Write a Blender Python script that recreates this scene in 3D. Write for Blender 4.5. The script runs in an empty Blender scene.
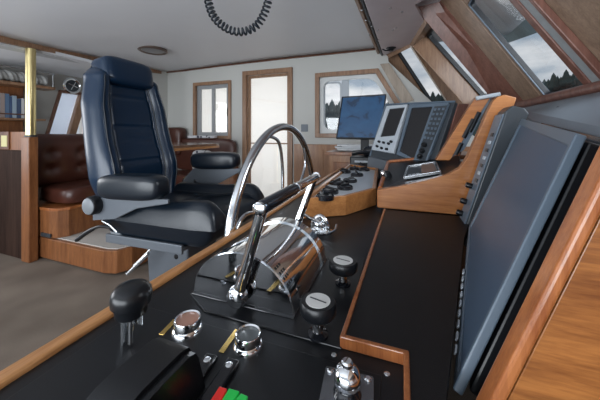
import bpy, bmesh, math, random
from math import sin, cos, pi, sqrt, radians as R
from mathutils import Vector, Matrix
from mathutils.geometry import tessellate_polygon
random.seed(7)
SC = bpy.context.scene
COL = SC.collection
HC, F, A0 = 1.10, 270.0, math.atan(98/270)
CA, SA = cos(A0), sin(A0)

# ---------------------------------------------------------------- sight lines -> points on real surfaces
def rd(px, py):
    r = (px-300)/F
    return Vector((r*CA-SA, r*SA+CA, (133-py)/F))
CAM = Vector((0, 0, HC))
def on_z(px, py, z): d = rd(px, py); return CAM+d*((z-HC)/d.z)
def on_x(px, py, x): d = rd(px, py); return CAM+d*(x/d.x)
def on_y(px, py, y): d = rd(px, py); return CAM+d*(y/d.y)
def at_d(px, py, d): return CAM+rd(px, py)*d
def on_p(px, py, o, n):
    d = rd(px, py); return CAM+d*((o-CAM).dot(n)/d.dot(n))

# ---------------------------------------------------------------- materials
def newmat(name):
    m = bpy.data.materials.new(name); m.use_nodes = True
    nt = m.node_tree; b = nt.nodes['Principled BSDF']
    return m, nt, b
def setp(b, **k):
    for n, v in k.items():
        n = n.replace('_', ' ')
        if n in b.inputs: b.inputs[n].default_value = v
def plain(name, col, rough=.5, metal=0, bump=0, bscale=200, var=0, vscale=8, coat=0, spec=.5, emit=None, es=0, trans=0):
    m, nt, b = newmat(name)
    setp(b, Base_Color=(*col, 1), Roughness=rough, Metallic=metal, Coat_Weight=coat, Specular_IOR_Level=spec, Transmission_Weight=trans)
    b.inputs['Coat Roughness'].default_value = .12
    if emit: setp(b, Emission_Color=(*emit, 1), Emission_Strength=es)
    tc = nt.nodes.new('ShaderNodeTexCoord')
    if var:
        n = nt.nodes.new('ShaderNodeTexNoise'); n.inputs['Scale'].default_value = vscale; n.inputs['Detail'].default_value = 5
        nt.links.new(tc.outputs['Object'], n.inputs['Vector'])
        mx = nt.nodes.new('ShaderNodeMix'); mx.data_type = 'RGBA'
        mx.inputs[6].default_value = (*[c*(1-var) for c in col], 1); mx.inputs[7].default_value = (*[min(1, c*(1+var)) for c in col], 1)
        nt.links.new(n.outputs['Fac'], mx.inputs[0]); nt.links.new(mx.outputs[2], b.inputs['Base Color'])
    if bump:
        n = nt.nodes.new('ShaderNodeTexNoise'); n.inputs['Scale'].default_value = bscale; n.inputs['Detail'].default_value = 3
        nt.links.new(tc.outputs['Object'], n.inputs['Vector'])
        bp = nt.nodes.new('ShaderNodeBump'); bp.inputs['Strength'].default_value = bump; bp.inputs['Distance'].default_value = .002
        nt.links.new(n.outputs['Fac'], bp.inputs['Height']); nt.links.new(bp.outputs[0], b.inputs['Normal'])
    return m
def wood(name, c1, c2, axis=0, rough=.3, scale=14, stretch=14, coat=.4, rot=None, spec=.4):
    m, nt, b = newmat(name); setp(b, Specular_IOR_Level=spec)
    setp(b, Roughness=rough, Coat_Weight=coat); b.inputs['Coat Roughness'].default_value = .15
    tc = nt.nodes.new('ShaderNodeTexCoord'); mp = nt.nodes.new('ShaderNodeMapping')
    s = [scale]*3; s[axis] = scale/stretch; mp.inputs['Scale'].default_value = s
    if rot: mp.inputs['Rotation'].default_value = rot
    n = nt.nodes.new('ShaderNodeTexNoise'); n.inputs['Scale'].default_value = 1; n.inputs['Detail'].default_value = 6; n.inputs['Roughness'].default_value = .65
    n2 = nt.nodes.new('ShaderNodeTexNoise'); n2.inputs['Scale'].default_value = 6; n2.inputs['Detail'].default_value = 4
    L = nt.links.new
    L(tc.outputs['Object'], mp.inputs['Vector']); L(mp.outputs[0], n.inputs['Vector']); L(mp.outputs[0], n2.inputs['Vector'])
    ad = nt.nodes.new('ShaderNodeMath'); ad.operation = 'MULTIPLY_ADD'; ad.inputs[1].default_value = .45
    L(n2.outputs['Fac'], ad.inputs[0]); L(n.outputs['Fac'], ad.inputs[2])
    cr = nt.nodes.new('ShaderNodeValToRGB'); cr.color_ramp.elements[0].position = .5; cr.color_ramp.elements[1].position = .92
    cr.color_ramp.elements[0].color = (*c1, 1); cr.color_ramp.elements[1].color = (*c2, 1)
    L(ad.outputs[0], cr.inputs[0]); L(cr.outputs[0], b.inputs['Base Color'])
    bp = nt.nodes.new('ShaderNodeBump'); bp.inputs['Strength'].default_value = .15; bp.inputs['Distance'].default_value = .001
    L(n2.outputs['Fac'], bp.inputs['Height']); L(bp.outputs[0], b.inputs['Normal'])
    return m
M = {}
M['teak'] = wood('teak_cabinet', (.13, .045, .016), (.27, .105, .038), 2, .38, 30, 10, .2)
M['teak_rail'] = wood('teak_rail', (.30, .115, .035), (.62, .31, .12), 1, .38, 60, 12, .3)
M['cheek'] = wood('oiled_wood', (.15, .045, .010), (.36, .135, .034), 0, .35, 55, 9, .3, rot=(0, -.35, 0))
M['cheek_trim'] = wood('trim_wood', (.22, .062, .018), (.42, .15, .048), 2, .32, 60, 14, .5)
M['divider'] = wood('divider_wood', (.24, .080, .022), (.41, .165, .052), 0, .35, 40, 12, .4)
M['pod_wood'] = wood('pod_wood', (.30, .115, .034), (.49, .22, .075), 0, .35, 40, 12, .4)
M['veneer'] = wood('veneer', (.19, .125, .085), (.34, .235, .165), 2, .45, 26, 9, .12)
M['dark_wood'] = wood('dark_wood', (.075, .03, .018), (.17, .075, .045), 2, .35, 26, 10, .4)
M['red_wood'] = wood('red_wood', (.12, .048, .035), (.24, .11, .08), 2, .42, 24, 10, .12)
M['frame_wood'] = wood('frame_wood', (.17, .09, .05), (.33, .19, .11), 2, .4, 40, 10, .2)
M['lilac_ply'] = plain('varnished_ply', (.46, .385, .40), .4, var=.2, vscale=5, coat=.3)
M['wainscot'] = wood('wainscot', (.20, .09, .04), (.36, .18, .085), 2, .4, 30, 10, .2)
M['black_top'] = plain('black_laminate', (.008, .009, .011), .36, bump=.12, bscale=900, spec=.35)
M['desk_black'] = plain('desk_leatherette', (.008, .008, .009), .45, bump=.15, bscale=700, spec=.3)
M['black_plastic'] = plain('black_plastic', (.007, .008, .010), .30, spec=.38)
M['black_gloss'] = plain('black_gloss', (.008, .009, .012), .16, coat=.3)
M['black_matt'] = plain('black_matt', (.012, .013, .015), .6)
M['chrome'] = plain('chrome', (.86, .88, .9), .07, 1)
M['chrome_dark'] = plain('smoked_chrome', (.42, .43, .45), .06, 1)
M['steel'] = plain('brushed_steel', (.62, .65, .68), .24, 1)
M['steel_tube'] = plain('steel_tube', (.62, .65, .68), .16, 1)
M['brass'] = plain('brass', (.72, .50, .17), .22, 1)
M['pale_brass'] = plain('worn_brass', (.72, .60, .30), .28, 1, var=.15, vscale=3)
M['leather'] = plain('navy_leather', (.003, .016, .040), .28, bump=.22, bscale=160, coat=.05, spec=.42)
M['leather_black'] = plain('black_leather', (.004, .008, .014), .30, bump=.2, bscale=150, coat=.04, spec=.4)
M['piping'] = plain('piping', (.006, .009, .014), .4)
M['brown_leather'] = plain('brown_leather', (.062, .019, .012), .36, bump=.2, bscale=90, var=.25, vscale=7)
M['grey_metal'] = plain('grey_paint', (.115, .13, .15), .42, .3)
M['grey_light'] = plain('light_grey_plastic', (.42, .46, .50), .4)
M['grey_cap'] = plain('grey_cap', (.15, .165, .18), .45)
M['bezel'] = plain('bezel_grey', (.10, .135, .175), .34)
M['bezel_dark'] = plain('bezel_dark', (.035, .042, .05), .4)
M['fascia'] = plain('fascia_grey', (.17, .205, .245), .42, var=.08, vscale=6)
M['screen'] = plain('screen_sheen', (.06, .092, .14), .34, spec=.3)  # blue-grey veil of reflected light put into the base colour
M['screen_brown'] = plain('screen_glossy', (.012, .012, .014), .05, spec=.8)
M['paint_wall'] = plain('wall_cream', (.50, .50, .475), .6, var=.04, vscale=3)
M['paint_ceiling'] = plain('ceiling_vinyl', (.66, .67, .70), .5, var=.05, vscale=2.2)
M['white'] = plain('white_paint', (.62, .64, .64), .4)
M['shade'] = None
M['paper'] = plain('paper', (.72, .74, .76), .7)
M['white_disc'] = plain('white_disc', (.62, .63, .62), .45)
M['red_btn'] = plain('red_button', (.60, .02, .015), .35, emit=(.8, .02, .01), es=.12)
M['green_btn'] = plain('green_button', (.01, .42, .06), .35, emit=(.01, .6, .08), es=.12)
M['amber'] = plain('pink_lens', (.42, .22, .16), .25, coat=.4)
M['grey_lens'] = plain('grey_lens', (.10, .115, .12), .3, coat=.4)
M['yellow'] = plain('cream_card', (.55, .50, .25), .6)
M['cord'] = plain('cord_black', (.006, .012, .02), .35)
M['tree'] = plain('conifer', (.045, .070, .068), .9, var=.3, vscale=.3)
M['hill'] = plain('hill', (.055, .08, .08), 1)
M['water'] = plain('water', (.10, .14, .16), .15, bump=.3, bscale=1)
M['brow'] = plain('overhang_paint', (.42, .50, .50), .5)
M['gasket'] = plain('gasket', (.012, .014, .018), .45)

def carpet():
    m, nt, b = newmat('carpet'); setp(b, Roughness=.95, Specular_IOR_Level=.15)
    tc = nt.nodes.new('ShaderNodeTexCoord'); n = nt.nodes.new('ShaderNodeTexNoise'); n.inputs['Scale'].default_value = 260; n.inputs['Detail'].default_value = 4
    n2 = nt.nodes.new('ShaderNodeTexNoise'); n2.inputs['Scale'].default_value = 3
    cr = nt.nodes.new('ShaderNodeValToRGB'); cr.color_ramp.elements[0].color = (.09, .070, .055, 1); cr.color_ramp.elements[1].color = (.24, .195, .16, 1)
    cr.color_ramp.elements[0].position = .3; cr.color_ramp.elements[1].position = .7
    mx = nt.nodes.new('ShaderNodeMath'); mx.operation = 'MULTIPLY_ADD'; mx.inputs[1].default_value = .5
    mm = nt.nodes.new('ShaderNodeMath'); mm.operation = 'MULTIPLY'; mm.inputs[1].default_value = .5
    L = nt.links.new
    L(tc.outputs['Object'], n.inputs['Vector']); L(tc.outputs['Object'], n2.inputs['Vector'])
    L(n2.outputs['Fac'], mm.inputs[0]); L(n.outputs['Fac'], mx.inputs[0]); L(mm.outputs[0], mx.inputs[2]); L(mx.outputs[0], cr.inputs[0]); L(cr.outputs[0], b.inputs['Base Color'])
    bp = nt.nodes.new('ShaderNodeBump'); bp.inputs['Strength'].default_value = .6; bp.inputs['Distance'].default_value = .004
    L(n.outputs['Fac'], bp.inputs['Height']); L(bp.outputs[0], b.inputs['Normal'])
    return m
M['carpet'] = carpet()
def glassmat(name, tint=(1, 1, 1), refl=.06):
    m = bpy.data.materials.new(name); m.use_nodes = True; nt = m.node_tree; nt.nodes.clear()
    o = nt.nodes.new('ShaderNodeOutputMaterial'); t = nt.nodes.new('ShaderNodeBsdfTransparent'); g = nt.nodes.new('ShaderNodeBsdfGlossy')
    t.inputs[0].default_value = (*tint, 1); g.inputs['Roughness'].default_value = .02
    mx = nt.nodes.new('ShaderNodeMixShader'); mx.inputs[0].default_value = refl
    nt.links.new(t.outputs[0], mx.inputs[1]); nt.links.new(g.outputs[0], mx.inputs[2]); nt.links.new(mx.outputs[0], o.inputs[0])
    return m
M['glass'] = glassmat('window_glass')
M['glass_dim'] = glassmat('tinted_glass', (.82, .86, .88), .08)
def shademat(name, col, tr):
    m = bpy.data.materials.new(name); m.use_nodes = True; nt = m.node_tree; nt.nodes.clear()
    o = nt.nodes.new('ShaderNodeOutputMaterial'); d = nt.nodes.new('ShaderNodeBsdfDiffuse'); t = nt.nodes.new('ShaderNodeBsdfTranslucent')
    d.inputs[0].default_value = (*col, 1); t.inputs[0].default_value = (*col, 1)
    mx = nt.nodes.new('ShaderNodeMixShader'); mx.inputs[0].default_value = tr
    nt.links.new(d.outputs[0], mx.inputs[1]); nt.links.new(t.outputs[0], mx.inputs[2]); nt.links.new(mx.outputs[0], o.inputs[0])
    return m
M['shade'] = shademat('shade_cloth', (.93, .91, .88), .72)
def chartmat():
    m, nt, b = newmat('chart_screen'); L = nt.links.new
    setp(b, Roughness=.2, Base_Color=(.02, .03, .05, 1))
    tc = nt.nodes.new('ShaderNodeTexCoord'); mp = nt.nodes.new('ShaderNodeMapping'); mp.inputs['Scale'].default_value = (7, 7, 9)
    n = nt.nodes.new('ShaderNodeTexNoise'); n.inputs['Scale'].default_value = 1; n.inputs['Detail'].default_value = 4; n.inputs['Distortion'].default_value = 1.0
    cr = nt.nodes.new('ShaderNodeValToRGB'); e = cr.color_ramp.elements
    e[0].position = .40; e[0].color = (.006, .022, .055, 1); e[1].position = .44; e[1].color = (.014, .065, .16, 1)
    k = cr.color_ramp.elements.new(.62); k.color = (.018, .085, .20, 1)
    L(tc.outputs['Object'], mp.inputs[0]); L(mp.outputs[0], n.inputs['Vector']); L(n.outputs['Fac'], cr.inputs[0]); L(cr.outputs[0], b.inputs['Emission Color'])
    b.inputs['Emission Strength'].default_value = .42
    return m
M['chart'] = chartmat()
def patmat():
    m, nt, b = newmat('patterned_cloth'); L = nt.links.new; setp(b, Roughness=.9)
    v = nt.nodes.new('ShaderNodeTexVoronoi'); v.inputs['Scale'].default_value = 22
    tc = nt.nodes.new('ShaderNodeTexCoord'); cr = nt.nodes.new('ShaderNodeValToRGB'); e = cr.color_ramp.elements
    cr.color_ramp.interpolation = 'CONSTANT'; e[0].color = (.05, .05, .07, 1); e[1].position = .38; e[1].color = (.6, .6, .62, 1)
    L(tc.outputs['Object'], v.inputs['Vector']); L(v.outputs['Distance'], cr.inputs[0]); L(cr.outputs[0], b.inputs['Base Color'])
    return m
M['pattern'] = patmat()

# ---------------------------------------------------------------- mesh builder
class MB:
    def __init__(s): s.bm = bmesh.new()
    def faces_from(s, vs, fs):
        v = [s.bm.verts.new(p) for p in vs]
        for f in fs:
            try: s.bm.faces.new([v[i] for i in f])
            except ValueError: pass
        return s
    def hexa(s, b4, t4):
        return s.faces_from(list(b4)+list(t4), [(3, 2, 1, 0), (4, 5, 6, 7), (0, 1, 5, 4), (1, 2, 6, 5), (2, 3, 7, 6), (3, 0, 4, 7)])
    def box(s, lo, hi, mat=None):
        x0, y0, z0 = lo; x1, y1, z1 = hi
        p = [Vector(q) for q in ((x0, y0, z0), (x1, y0, z0), (x1, y1, z0), (x0, y1, z0), (x0, y0, z1), (x1, y0, z1), (x1, y1, z1), (x0, y1, z1))]
        if mat: p = [mat@q for q in p]
        return s.hexa(p[:4], p[4:])
    def tube(s, pts, r, n=12, cap=True, closed=False):
        pts = [Vector(p) for p in pts]; m = len(pts)
        rs = r if isinstance(r, (list, tuple)) else [r]*m
        rings = []; up = None
        for i, p in enumerate(pts):
            if closed: t = pts[(i+1) % m]-pts[i-1]
            else: t = pts[min(i+1, m-1)]-pts[max(i-1, 0)]
            t.normalize()
            if up is None:
                up = Vector((0, 0, 1)) if abs(t.z) < .9 else Vector((1, 0, 0))
            a = t.cross(up); 
            if a.length < 1e-6: a = t.cross(Vector((0, 1, 0)))
            a.normalize(); b = a.cross(t).normalized(); up = b
            rings.append([s.bm.verts.new(p+(a*cos(2*pi*k/n)+b*sin(2*pi*k/n))*rs[i]) for k in range(n)])
        R_ = range(m if closed else m-1)
        for i in R_:
            A, B = rings[i], rings[(i+1) % m]
            for k in range(n): s.bm.faces.new((A[k], A[(k+1) % n], B[(k+1) % n], B[k]))
        if cap and not closed:
            s.bm.faces.new(rings[0][::-1]); s.bm.faces.new(rings[-1])
        return s
    def lathe(s, prof, o=(0, 0, 0), axis=(0, 0, 1), n=28, sx=1, sy=1):
        ax = Vector(axis).normalized(); q = Vector((0, 0, 1)).rotation_difference(ax); o = Vector(o); rings = []
        for r, z in prof:
            if r < 1e-6: rings.append([s.bm.verts.new(o+q@Vector((0, 0, z)))])
            else: rings.append([s.bm.verts.new(o+q@Vector((r*cos(2*pi*k/n)*sx, r*sin(2*pi*k/n)*sy, z))) for k in range(n)])
        for A, B in zip(rings, rings[1:]):
            for k in range(n):
                if len(A) == 1 and len(B) == 1: continue
                if len(A) == 1: s.bm.faces.new((A[0], B[k], B[(k+1) % n]))
                elif len(B) == 1: s.bm.faces.new((A[k], A[(k+1) % n], B[0]))
                else: s.bm.faces.new((A[k], A[(k+1) % n], B[(k+1) % n], B[k]))
        for Q in (rings[0], rings[-1]):
            if len(Q) > 1: s.bm.faces.new(Q)
        return s
    def slab(s, poly, holes, o, U, V, N, t0, t1):
        """flat board: outline and holes in (u,v) of a plane, from offset t0 to t1 along N"""
        loops = [list(poly)]+[list(h) for h in holes]
        flat = [Vector((p[0], p[1], 0)) for l in loops for p in l]
        tris = tessellate_polygon([[Vector((p[0], p[1], 0)) for p in l] for l in loops])
        P = lambda p, t: o+U*p.x+V*p.y+N*t
        a = [s.bm.verts.new(P(p, t0)) for p in flat]; b = [s.bm.verts.new(P(p, t1)) for p in flat]
        for t in tris:
            try: s.bm.faces.new([a[i] for i in t]); s.bm.faces.new([b[i] for i in t][::-1])
            except ValueError: pass
        k = 0
        for l in loops:
            m = len(l)
            for i in range(m):
                j = (i+1) % m
                try: s.bm.faces.new((a[k+i], a[k+j], b[k+j], b[k+i]))
                except ValueError: pass
            k += m
        return s
    def sellip(s, c, h, e=.35, nu=32, nv=18, mat=None):
        """rounded cushion: superellipsoid, half sizes h"""
        sg = lambda x, p: math.copysign(abs(x)**p, x)
        rows = []
        for i in range(nv+1):
            v = -pi/2+pi*i/nv
            row = []
            for k in range(nu):
                u = 2*pi*k/nu
                p = Vector((h[0]*sg(cos(v), e)*sg(cos(u), e), h[1]*sg(cos(v), e)*sg(sin(u), e), h[2]*sg(sin(v), e)))
                if mat: p = mat@p
                row.append(p+Vector(c))
            rows.append(row)
        rings = [[s.bm.verts.new(rows[0][0])]]+[[s.bm.verts.new(p) for p in r] for r in rows[1:-1]]+[[s.bm.verts.new(rows[-1][0])]]
        for A, B in zip(rings, rings[1:]):
            for k in range(nu):
                if len(A) == 1: s.bm.faces.new((A[0], B[(k+1) % nu], B[k]))
                elif len(B) == 1: s.bm.faces.new((A[k], A[(k+1) % nu], B[0]))
                else: s.bm.faces.new((A[k], A[(k+1) % nu], B[(k+1) % nu], B[k]))
        return s
    def grid(s, f, nu, nv):
        g = [[s.bm.verts.new(f(i/nu, j/nv)) for j in range(nv+1)] for i in range(nu+1)]
        for i in range(nu):
            for j in range(nv): s.bm.faces.new((g[i][j], g[i+1][j], g[i+1][j+1], g[i][j+1]))
        return g
    def build(s, name, mat, parent=None, bevel=0, smooth=False, local=False, seg=2):
        bm = s.bm
        bmesh.ops.recalc_face_normals(bm, faces=bm.faces[:])
        me = bpy.data.meshes.new(name); o = bpy.data.objects.new(name, me); COL.objects.link(o)
        if parent is None:
            if not local:
                xs = [v.co for v in bm.verts]
                c = Vector(((min(v.x for v in xs)+max(v.x for v in xs))/2, (min(v.y for v in xs)+max(v.y for v in xs))/2, min(v.z for v in xs)))
                bmesh.ops.translate(bm, verts=bm.verts[:], vec=-c); o.location = c
        else:
            o.parent = parent
            if not local:
                r = parent; off = Vector((0, 0, 0))
                while r is not None: off += r.location; r = r.parent
                bmesh.ops.translate(bm, verts=bm.verts[:], vec=-off)
        bm.to_mesh(me); bm.free(); me.materials.append(M[mat] if isinstance(mat, str) else mat)
        if smooth:
            for p in me.polygons: p.use_smooth = True
            if smooth != 'all':
                me.set_sharp_from_angle(angle=R(40))
        if bevel:
            b = o.modifiers.new('bevel', 'BEVEL'); b.width = bevel; b.segments = seg; b.limit_method = 'ANGLE'; b.angle_limit = R(35)
            b.harden_normals = False
        return o
def thing(name, loc, label, cat, group=None, rz=0):
    o = bpy.data.objects.new(name, None); COL.objects.link(o); o.location = loc; o.rotation_euler = (0, 0, rz); o.empty_display_size = .05
    return tag(o, label, cat, group)
def tag(o, label, cat, group=None, kind=None):
    o['label'] = label; o['category'] = cat
    if group: o['group'] = group
    if kind: o['kind'] = kind
    return o
def struct(o, label=None):
    o['kind'] = 'structure'
    if label: o['label'] = label
    return o
def copy_tree(o, parent=None):
    c = o.copy(); COL.objects.link(c); c.parent = parent
    for ch in list(o.children): copy_tree(ch, c)
    return c
V3 = Vector
def bez(pts, n=24):
    """Catmull-Rom through points"""
    pts = [V3(p) for p in pts]; P = [pts[0]*2-pts[1]]+pts+[pts[-1]*2-pts[-2]]; out = []
    m = len(pts)-1
    for i in range(m):
        a, b, c, d = P[i:i+4]
        for k in range(n):
            t = k/n
            out.append(.5*((2*b)+(c-a)*t+(2*a-5*b+4*c-d)*t*t+(3*b-a-3*c+d)*t**3))
    out.append(pts[-1]); return out
def inset(poly, w):
    """inset convex polygon (any winding) by w"""
    n = len(poly); A = sum(poly[i][0]*poly[(i+1) % n][1]-poly[(i+1) % n][0]*poly[i][1] for i in range(n)); sg = 1 if A > 0 else -1
    out = []
    for i in range(n):
        p0, p1, p2 = V3((*poly[i-1], 0)), V3((*poly[i], 0)), V3((*poly[(i+1) % n], 0))
        e1 = (p1-p0).normalized(); e2 = (p2-p1).normalized()
        n1 = V3((-e1.y, e1.x, 0))*sg; n2 = V3((-e2.y, e2.x, 0))*sg
        b = (n1+n2); b = b/(b.length_squared)*2
        q = p1+b*w; out.append((q.x, q.y))
    return out
def roundp(poly, r, n=6):
    out = []; m = len(poly)
    for i in range(m):
        p0, p1, p2 = V3((*poly[i-1], 0)), V3((*poly[i], 0)), V3((*poly[(i+1) % m], 0))
        a = p1+(p0-p1).normalized()*r; b = p1+(p2-p1).normalized()*r
        for k in range(n+1):
            t = k/n; q = a*(1-t)**2+p1*2*t*(1-t)+b*t*t; out.append((q.x, q.y))
    return out

X, Y, Z = V3((1, 0, 0)), V3((0, 1, 0)), V3((0, 0, 1))
YF = 3.14            # far side wall
ZC = 2.05

# ================================================================ ROOM SHELL
m = MB(); m.box((-4.6, -1.2, -.05), (1.2, YF+.1, 0)); struct(m.build('floor', 'carpet'))

# ---- far side wall, door, two windows
def w2(px, py, y=YF): p = on_y(px, py, y); return (p.x, p.z)
O_far = V3((0, YF, 0))
win1 = [w2(196, 86), w2(229, 83), w2(229, 136), w2(196, 136)]
x0, x1 = w2(196, 100)[0], w2(229, 100)[0]; win1 = [(x0, w2(212, 136)[1]), (x1, w2(212, 136)[1]), (x1, w2(212, 84.5)[1]), (x0, w2(212, 84.5)[1])]
dx0, dx1 = w2(246, 100)[0], w2(289.5, 100)[0]; dz1 = w2(268, 73)[1]
door = [(dx0, .1), (dx1, .1), (dx1, dz1), (dx0, dz1)]
bw = [w2(319, 134), w2(414, 134), w2(376, 70.5), w2(319, 77)]
bw[0] = (bw[3][0], bw[1][1])
bw[2] = (bw[2][0], bw[3][1])
wallpoly = [(-4.6, 0), (.8, 0), (.8, 1.0), (.50, 1.25), (-.10, 1.89), (-.13, 2.3), (-4.6, 2.3)]
m = MB(); m.slab(wallpoly, [win1, door, bw], O_far, X, Z, Y, 0, .10); struct(m.build('wall_port', 'paint_wall'))

def frame(mb, outer, inner, o, U, V, N, t0, t1): mb.slab(outer, [inner], o, U, V, N, t0, t1)
# door
dr = thing('door_1', (0, YF, 0), '', ''); del dr['label'], dr['category']; dr['kind'] = 'structure'
m = MB(); frame(m, inset(door, -.045), inset(door, .012), O_far, X, Z, Y, -.025, .03); m.build('door_frame', 'frame_wood', dr, .004)
m = MB(); frame(m, inset(door, .012), inset(door, .045), O_far, X, Z, Y, .03, .06); zr = w2(268, 143.5)[1]
m.box((dx0+.04, YF+.03, zr-.008), (dx1-.04, YF+.06, zr+.008)); m.build('door_sash', 'frame_wood', dr, .002)
m = MB(); m.slab(inset(door, .045), [], O_far, X, Z, Y, .063, .066); m.build('door_glass', 'glass', dr)
sh = MB(); dd = inset(door, .018); sh.slab(dd, [], O_far, X, Z, Y, .072, .074)
tag(sh.build('roller_shade', 'shade'), 'plain cream shade drawn down behind the glass of the side door', 'shade')
# small window with grey sash
wn = thing('window_1', (0, YF, 0), '', ''); del wn['label'], wn['category']; wn['kind'] = 'structure'
m = MB(); frame(m, inset(win1, -.04), inset(win1, .004), O_far, X, Z, Y, -.022, .02); m.build('window_frame', 'frame_wood', wn, .004)
m = MB(); i1 = inset(win1, .004); xm = (i1[0][0]+i1[1][0])/2
g1 = [(i1[0][0]+.06, i1[0][1]+.05), (xm-.025, i1[0][1]+.05), (xm-.025, i1[2][1]-.05), (i1[0][0]+.06, i1[2][1]-.05)]
g2 = [(xm+.025, i1[0][1]+.05), (i1[1][0]-.05, i1[0][1]+.05), (i1[1][0]-.05, i1[2][1]-.05), (xm+.025, i1[2][1]-.05)]
m.slab(i1, [g1, g2], O_far, X, Z, Y, .02, .05); m.build('window_sash', plain('sash_grey', (.27, .28, .29), .4), wn, .004)
m = MB(); m.box((i1[1][0]-.035, YF+.005, w2(228, 116)[1]), (i1[1][0]-.02, YF+.02, w2(228, 108)[1])); m.build('window_latch', 'black_plastic', wn, .002)
m = MB(); m.slab(inset(i1, .03), [], O_far, X, Z, Y, .034, .037); m.build('window_pane', 'glass', wn)
m = MB(); m.slab(inset(i1, .01), [], O_far, X, Z, Y, .056, .058)
tag(m.build('window_blind', 'shade'), 'white blind behind the two panes of the small window above the settee', 'blind')
# back window, sloped forward edge
bn = thing('window_2', (0, YF, 0), '', ''); del bn['label'], bn['category']; bn['kind'] = 'structure'
m = MB(); frame(m, inset(bw, -.045), inset(bw, .006), O_far, X, Z, Y, -.025, .02); m.build('window_frame', 'frame_wood', bn, .004)
m = MB(); a = inset(bw, .006); frame(m, roundp(a, .01, 2), roundp(inset(a, .045), .10, 6), O_far, X, Z, Y, .02, .05); m.build('window_rim', 'white', bn, .004)
s0, s1 = w2(322, 100)[0], w2(341, 100)[0]; zt, zb = w2(330, 81)[1], w2(330, 132)[1]
sl = [(s0, zb), (s1, zb), (s1, zt), (s0, zt)]
m = MB(); frame(m, roundp(sl, .06), roundp(inset(sl, .022), .045), O_far, X, Z, Y, .052, .07)
x2 = w2(348, 100)[0]; m.box((s1, YF+.052, zb), (x2, YF+.07, zt+.03)); m.build('sliding_sash', 'grey_light', bn, .003)
m = MB(); m.slab(inset(bw, .03), [], O_far, X, Z, Y, .074, .077); m.build('window_pane', 'glass', bn)
# wainscot beneath the back window
xa, xb = w2(292.5, 160)[0]+.03, .78
m = MB(); m.box((xa, YF-.03, 0), (xb, YF-.002, w2(300, 144)[1]))
for k in range(9):
    xx = xa+.10+k*.26; m.box((xx, YF-.036, .1), (xx+.02, YF-.03, w2(300, 144)[1]-.06))
struct(m.build('trim_1', 'wainscot', None, .003))
m = MB(); m.box((w2(239, 100)[0]-1.3, YF-.02, 0), (dx0-.05, YF-.002, .11)); m.box((dx0-.05, YF-.02, 0), (dx1+.05, YF-.002, .10)); struct(m.build('baseboard_port', 'wainscot', None, .003))
m = MB(); p = on_y(305, 128, YF); m.box((p.x-.05, YF-.006, p.z-.045), (p.x+.04, YF, p.z+.045)); m.box((p.x-.03, YF-.012, p.z-.028), (p.x+.02, YF-.006, p.z+.028))
tag(m.build('wall_switch', 'grey_metal', None, .002), 'small grey switch plate on the wall right of the side door', 'switch')

# ---- ceiling: crowned and dipping towards the aft corner
BL = lambda px, py: None
beam_pts = []
def zceil(x, y):
    sx = min(max((-x-1.0)/2.0, 0), 1); sy = min(max((3.14-y)/1.5, 0), 1.4)
    return ZC-.03*sx*sx-.13*(sx**1.5)*min(sy, 1.3)
def bx(y): return -2.93-.35*(y-1.2)/1.94   # beam line, fore-aft place as a function of y
m = MB(); ny, nx = 30, 40
def fc(u, v):
    y = -1.2+(YF+1.2)*v; xa_ = bx(y); x = xa_+(1.0-xa_)*u; return V3((x, y, zceil(x, y)))
m.grid(fc, nx, ny)
g = m.bm.faces[:]
r = bmesh.ops.extrude_face_region(m.bm, geom=g)
bmesh.ops.translate(m.bm, verts=[v for v in r['geom'] if isinstance(v, bmesh.types.BMVert)], vec=(0, 0, .06))
struct(m.build('ceiling', 'paint_ceiling', None, 0, 'all'))
# wood strip where ceiling meets far wall
m = MB(); pts = [V3((-3.28+k*.32, YF-.012, zceil(-3.28+k*.32, YF)-.012)) for k in range(12)]
m.tube(pts, .011, 6); struct(m.build('trim_2', 'dark_wood'))
# aft beam: wooden underside, pale face
ys = [-.6, .3, 1.2, 1.6, 2.0, 2.35, 2.7, 3.13]
m = MB()
for a, b in zip(ys, ys[1:]):
    za, zb_ = zceil(bx(a), a), zceil(bx(b), b)
    m.hexa([V3((bx(a)-.10, a, za-.045)), V3((bx(a)+.0, a, za-.045)), V3((bx(b), b, zb_-.045)), V3((bx(b)-.10, b, zb_-.045))],
           [V3((bx(a)-.10, a, za+.03)), V3((bx(a)+.0, a, za+.03)), V3((bx(b), b, zb_+.03)), V3((bx(b)-.10, b, zb_+.03))])
bmesh.ops.remove_doubles(m.bm, verts=m.bm.verts[:], dist=.0005)
struct(m.build('trim_3', 'frame_wood'))
m = MB()
for a, b in zip(ys[:-3], ys[1:-2]):
    za, zb_ = zceil(bx(a), a)-.046, zceil(bx(b), b)-.046
    m.hexa([V3((bx(a)-.085, a, za-.035)), V3((bx(a)-.03, a, za-.02)), V3((bx(b)-.03, b, zb_-.02)), V3((bx(b)-.085, b, zb_-.035))],
           [V3((bx(a)-.085, a, za)), V3((bx(a)-.03, a, za)), V3((bx(b)-.03, b, zb_)), V3((bx(b)-.085, b, zb_))])
struct(m.build('trim_4', plain('beam_edge', (.6, .62, .64), .25)))
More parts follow.
